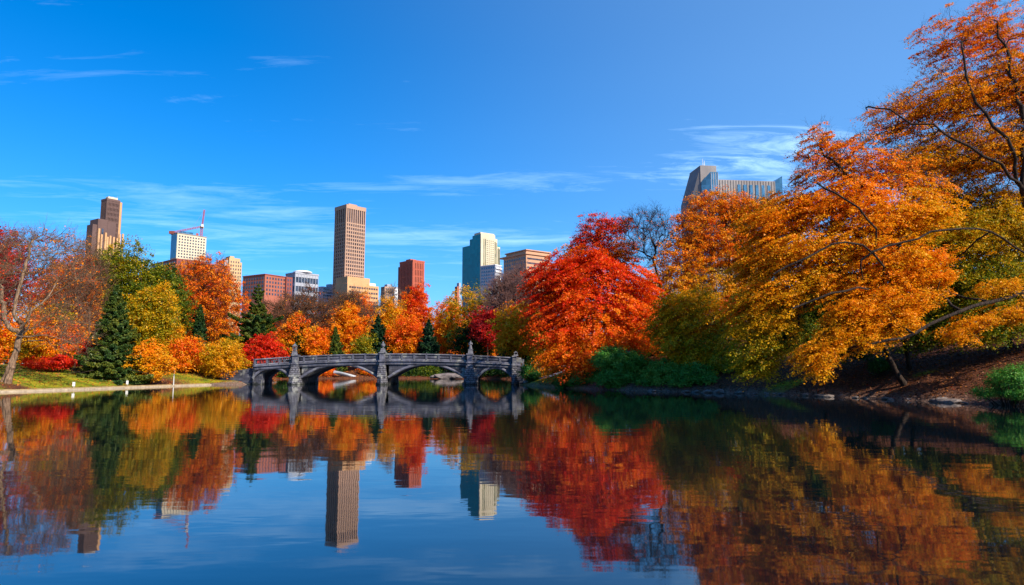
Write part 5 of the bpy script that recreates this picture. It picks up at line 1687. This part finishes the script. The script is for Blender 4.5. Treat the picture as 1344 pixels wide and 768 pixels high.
# ------------------------------------------------------------------ fallen leaves
def litter(name, label, xr, yr, n, size, seed, dmax=40, tmean=.5, pred=None):
    r_ = np.random.default_rng(seed)
    x = r_.uniform(*xr, n); y = r_.uniform(*yr, n)
    d = pond_dist(np.stack([x, y], 1))
    k = (d > .25) & (d < dmax)
    x, y, d = x[k], y[k], d[k]
    z = gh_arr(x, y, d) + .02
    C = np.stack([x, y, z], 1)
    nr = np.array([0, 0, 1.0]) + r_.normal(size=C.shape) * .45
    V, Fq = leaves_vf(C, nr, size * (.5 + r_.random(len(C))))
    o = np_mesh(name, V, Fq, M['litter_leaf'], attr=np.clip(r_.normal(tmean, .28, len(C)), 0, 1))
    o['kind'] = 'stuff'; tag(o, label, 'fallen leaves'); o['kind'] = 'stuff'
    return o


litter('fallen_leaves', 'brown and rust fallen leaves covering the shaded right bank', (4, 75), (36, 118), 130000, .17, 1, 26, .35)
litter('fallen_leaves', 'rust and orange fallen leaves on the far bank seen through the bridge arches', (-75, 12), (120, 215), 60000, .34, 5, 14, .5)
litter('fallen_leaves', 'orange fallen leaves scattered over the left lawn', (-75, -44), (66, 118), 9000, .22, 2, 22, .7)

rf = np.random.default_rng(21)
n_ = 5200
x = rf.uniform(-60, 60, n_); y = rf.uniform(8, 112, n_); d = pond_dist(np.stack([x, y], 1))
k = (d < -.1) & (rf.random(n_) < np.exp(d / 3.0) + .012)
C = np.stack([x[k], y[k], np.full(k.sum(), .006)], 1)
nr = np.array([0, 0, 1.0]) + rf.normal(size=C.shape) * .02
V, Fq = leaves_vf(C, nr, .13 * (.5 + .8 * rf.random(len(C))), fold=.05)
o = np_mesh('floating_leaves', V, Fq, M['litter_leaf'], attr=rf.normal(.7, .2, len(C)))
tag(o, 'yellow and brown fallen leaves floating on the pond near its banks', 'fallen leaves'); o['kind'] = 'stuff'

# ------------------------------------------------------------------ small things
M['white_paint'] = stone_mat('white_painted_board', (0.72, 0.70, 0.66), (0.82, 0.80, 0.76), scale=3, bump=.1)
M['galv'] = stone_mat('pale_metal_post', (0.45, 0.44, 0.42), (0.6, 0.58, 0.55), scale=3, bump=.1, rough=.5)
for (px, Y, hh, ww, lab) in ((97.5, 85, .62, .16, 'small white notice board on a short post, left one on the leaf-strewn lawn'), (167.5, 96, .62, .15, 'small white notice board beside the yellow-orange low tree')):
    p = at(px, 500, Y); z = gh(p[0], p[1])
    t = thing('notice_board', lab, 'sign', (p[0], p[1], z))
    MB().bar((0, 0, -.1), (0, 0, hh), .035, 6).build('post', M['galv'], t)
    MB().box(-ww / 2 - .08, ww / 2 + .08, -.07, -.035, .22, hh + .12).build('board', M['white_paint'], t)
p = at(228.5, 490, 103); z = gh(p[0], p[1])
t = thing('marker_pole', 'slim pale pole standing by the water beneath the pink-orange tree', 'pole', (p[0], p[1], z))
MB().bar((0, 0, -.2), (0, 0, 2.2), .085, 8, .06).build('post', M['galv'], t)
MB().lathe(0, 0, [(.10, 2.2), (.10, 2.28), (.02, 2.34)], 8).build('cap', M['galv'], t)
# upturned boat seen through the first wide arch
Yb_ = 140.0
while gh(at(452, 490, Yb_)[0], Yb_) < .25: Yb_ += .5
p = at(452, 490, Yb_ + .6); z = max(gh(p[0], p[1]), .3)
M['boat_white'] = stone_mat('white_boat_paint', (0.36, 0.38, 0.42), (0.5, 0.52, 0.55), scale=1, bump=.1)
M['boat_blue'] = stone_mat('blue_boat_cover', (0.10, 0.22, 0.38), (0.16, 0.30, 0.46), scale=1, bump=.1)
t = thing('rowing_boat', 'white rowing boat with blue cover on the far bank, seen through the first wide arch', 'boat', (p[0], p[1], z + .1), 0.15)
V = []; Fq = []; ns = 14
for i in range(ns + 1):
    u = -1 + 2 * i / ns; wd = 1.05 * (1 - abs(u) ** 2.4) + .04; sh = .55 + .28 * u * u
    for j in range(9):
        a = pi * j / 8
        V.append((u * 3.2, cos(a) * wd, sh - sin(a) ** .7 * (sh - .0) if 0 < j < 8 else sh))
for i in range(ns):
    for j in range(8):
        q = i * 9 + j; Fq.append((q, q + 9, q + 10, q + 1))
hull = np_mesh('hull', V, Fq, M['boat_white'], t)
V = []; Fq = []
for i in range(ns + 1):
    u = -1 + 2 * i / ns; wd = .98 * (1 - abs(u) ** 2.4) + .02; sh = .56 + .28 * u * u
    for j in range(5):
        v = -1 + j / 2; V.append((u * 2.9, v * wd, sh + .28 * (1 - v * v) * (1 - u * u)))
for i in range(ns):
    for j in range(4):
        q = i * 5 + j; Fq.append((q, q + 1, q + 6, q + 5))
np_mesh('cover', V, Fq, M['boat_blue'], t)
t.rotation_euler = (radians(-22), radians(14), .1)
# path rising from the right end of the bridge
V = []; Fq = []
pp_ = catmull([(1.2, 119), (4.0, 112.5), (7.5, 109), (12, 108), (18, 109.5), (26, 113)], 6)
d_ = np.gradient(pp_, axis=0); d_ /= np.linalg.norm(d_, axis=1)[:, None]; n_ = np.stack([-d_[:, 1], d_[:, 0]], 1)
A_ = pp_ + n_ * .9; B_ = pp_ - n_ * .9
zc_ = gh_arr(pp_[:, 0], pp_[:, 1])
for a, c, zz in zip(A_, B_, zc_):
    V += [(a[0], a[1], zz - .6), (a[0], a[1], zz + .16), (c[0], c[1], zz + .16), (c[0], c[1], zz - .6)]
for i in range(len(pp_) - 1):
    for j in range(4):
        Fq.append((4 * i + j, 4 * i + (j + 1) % 4, 4 * i + 4 + (j + 1) % 4, 4 * i + 4 + j))
M['grey_path'] = stone_mat('grey_gravel_path', (0.26, 0.27, 0.31), (0.36, 0.37, 0.41), scale=2, bump=.3)
o = np_mesh('path', V, Fq, M['grey_path']); o['kind'] = 'structure'
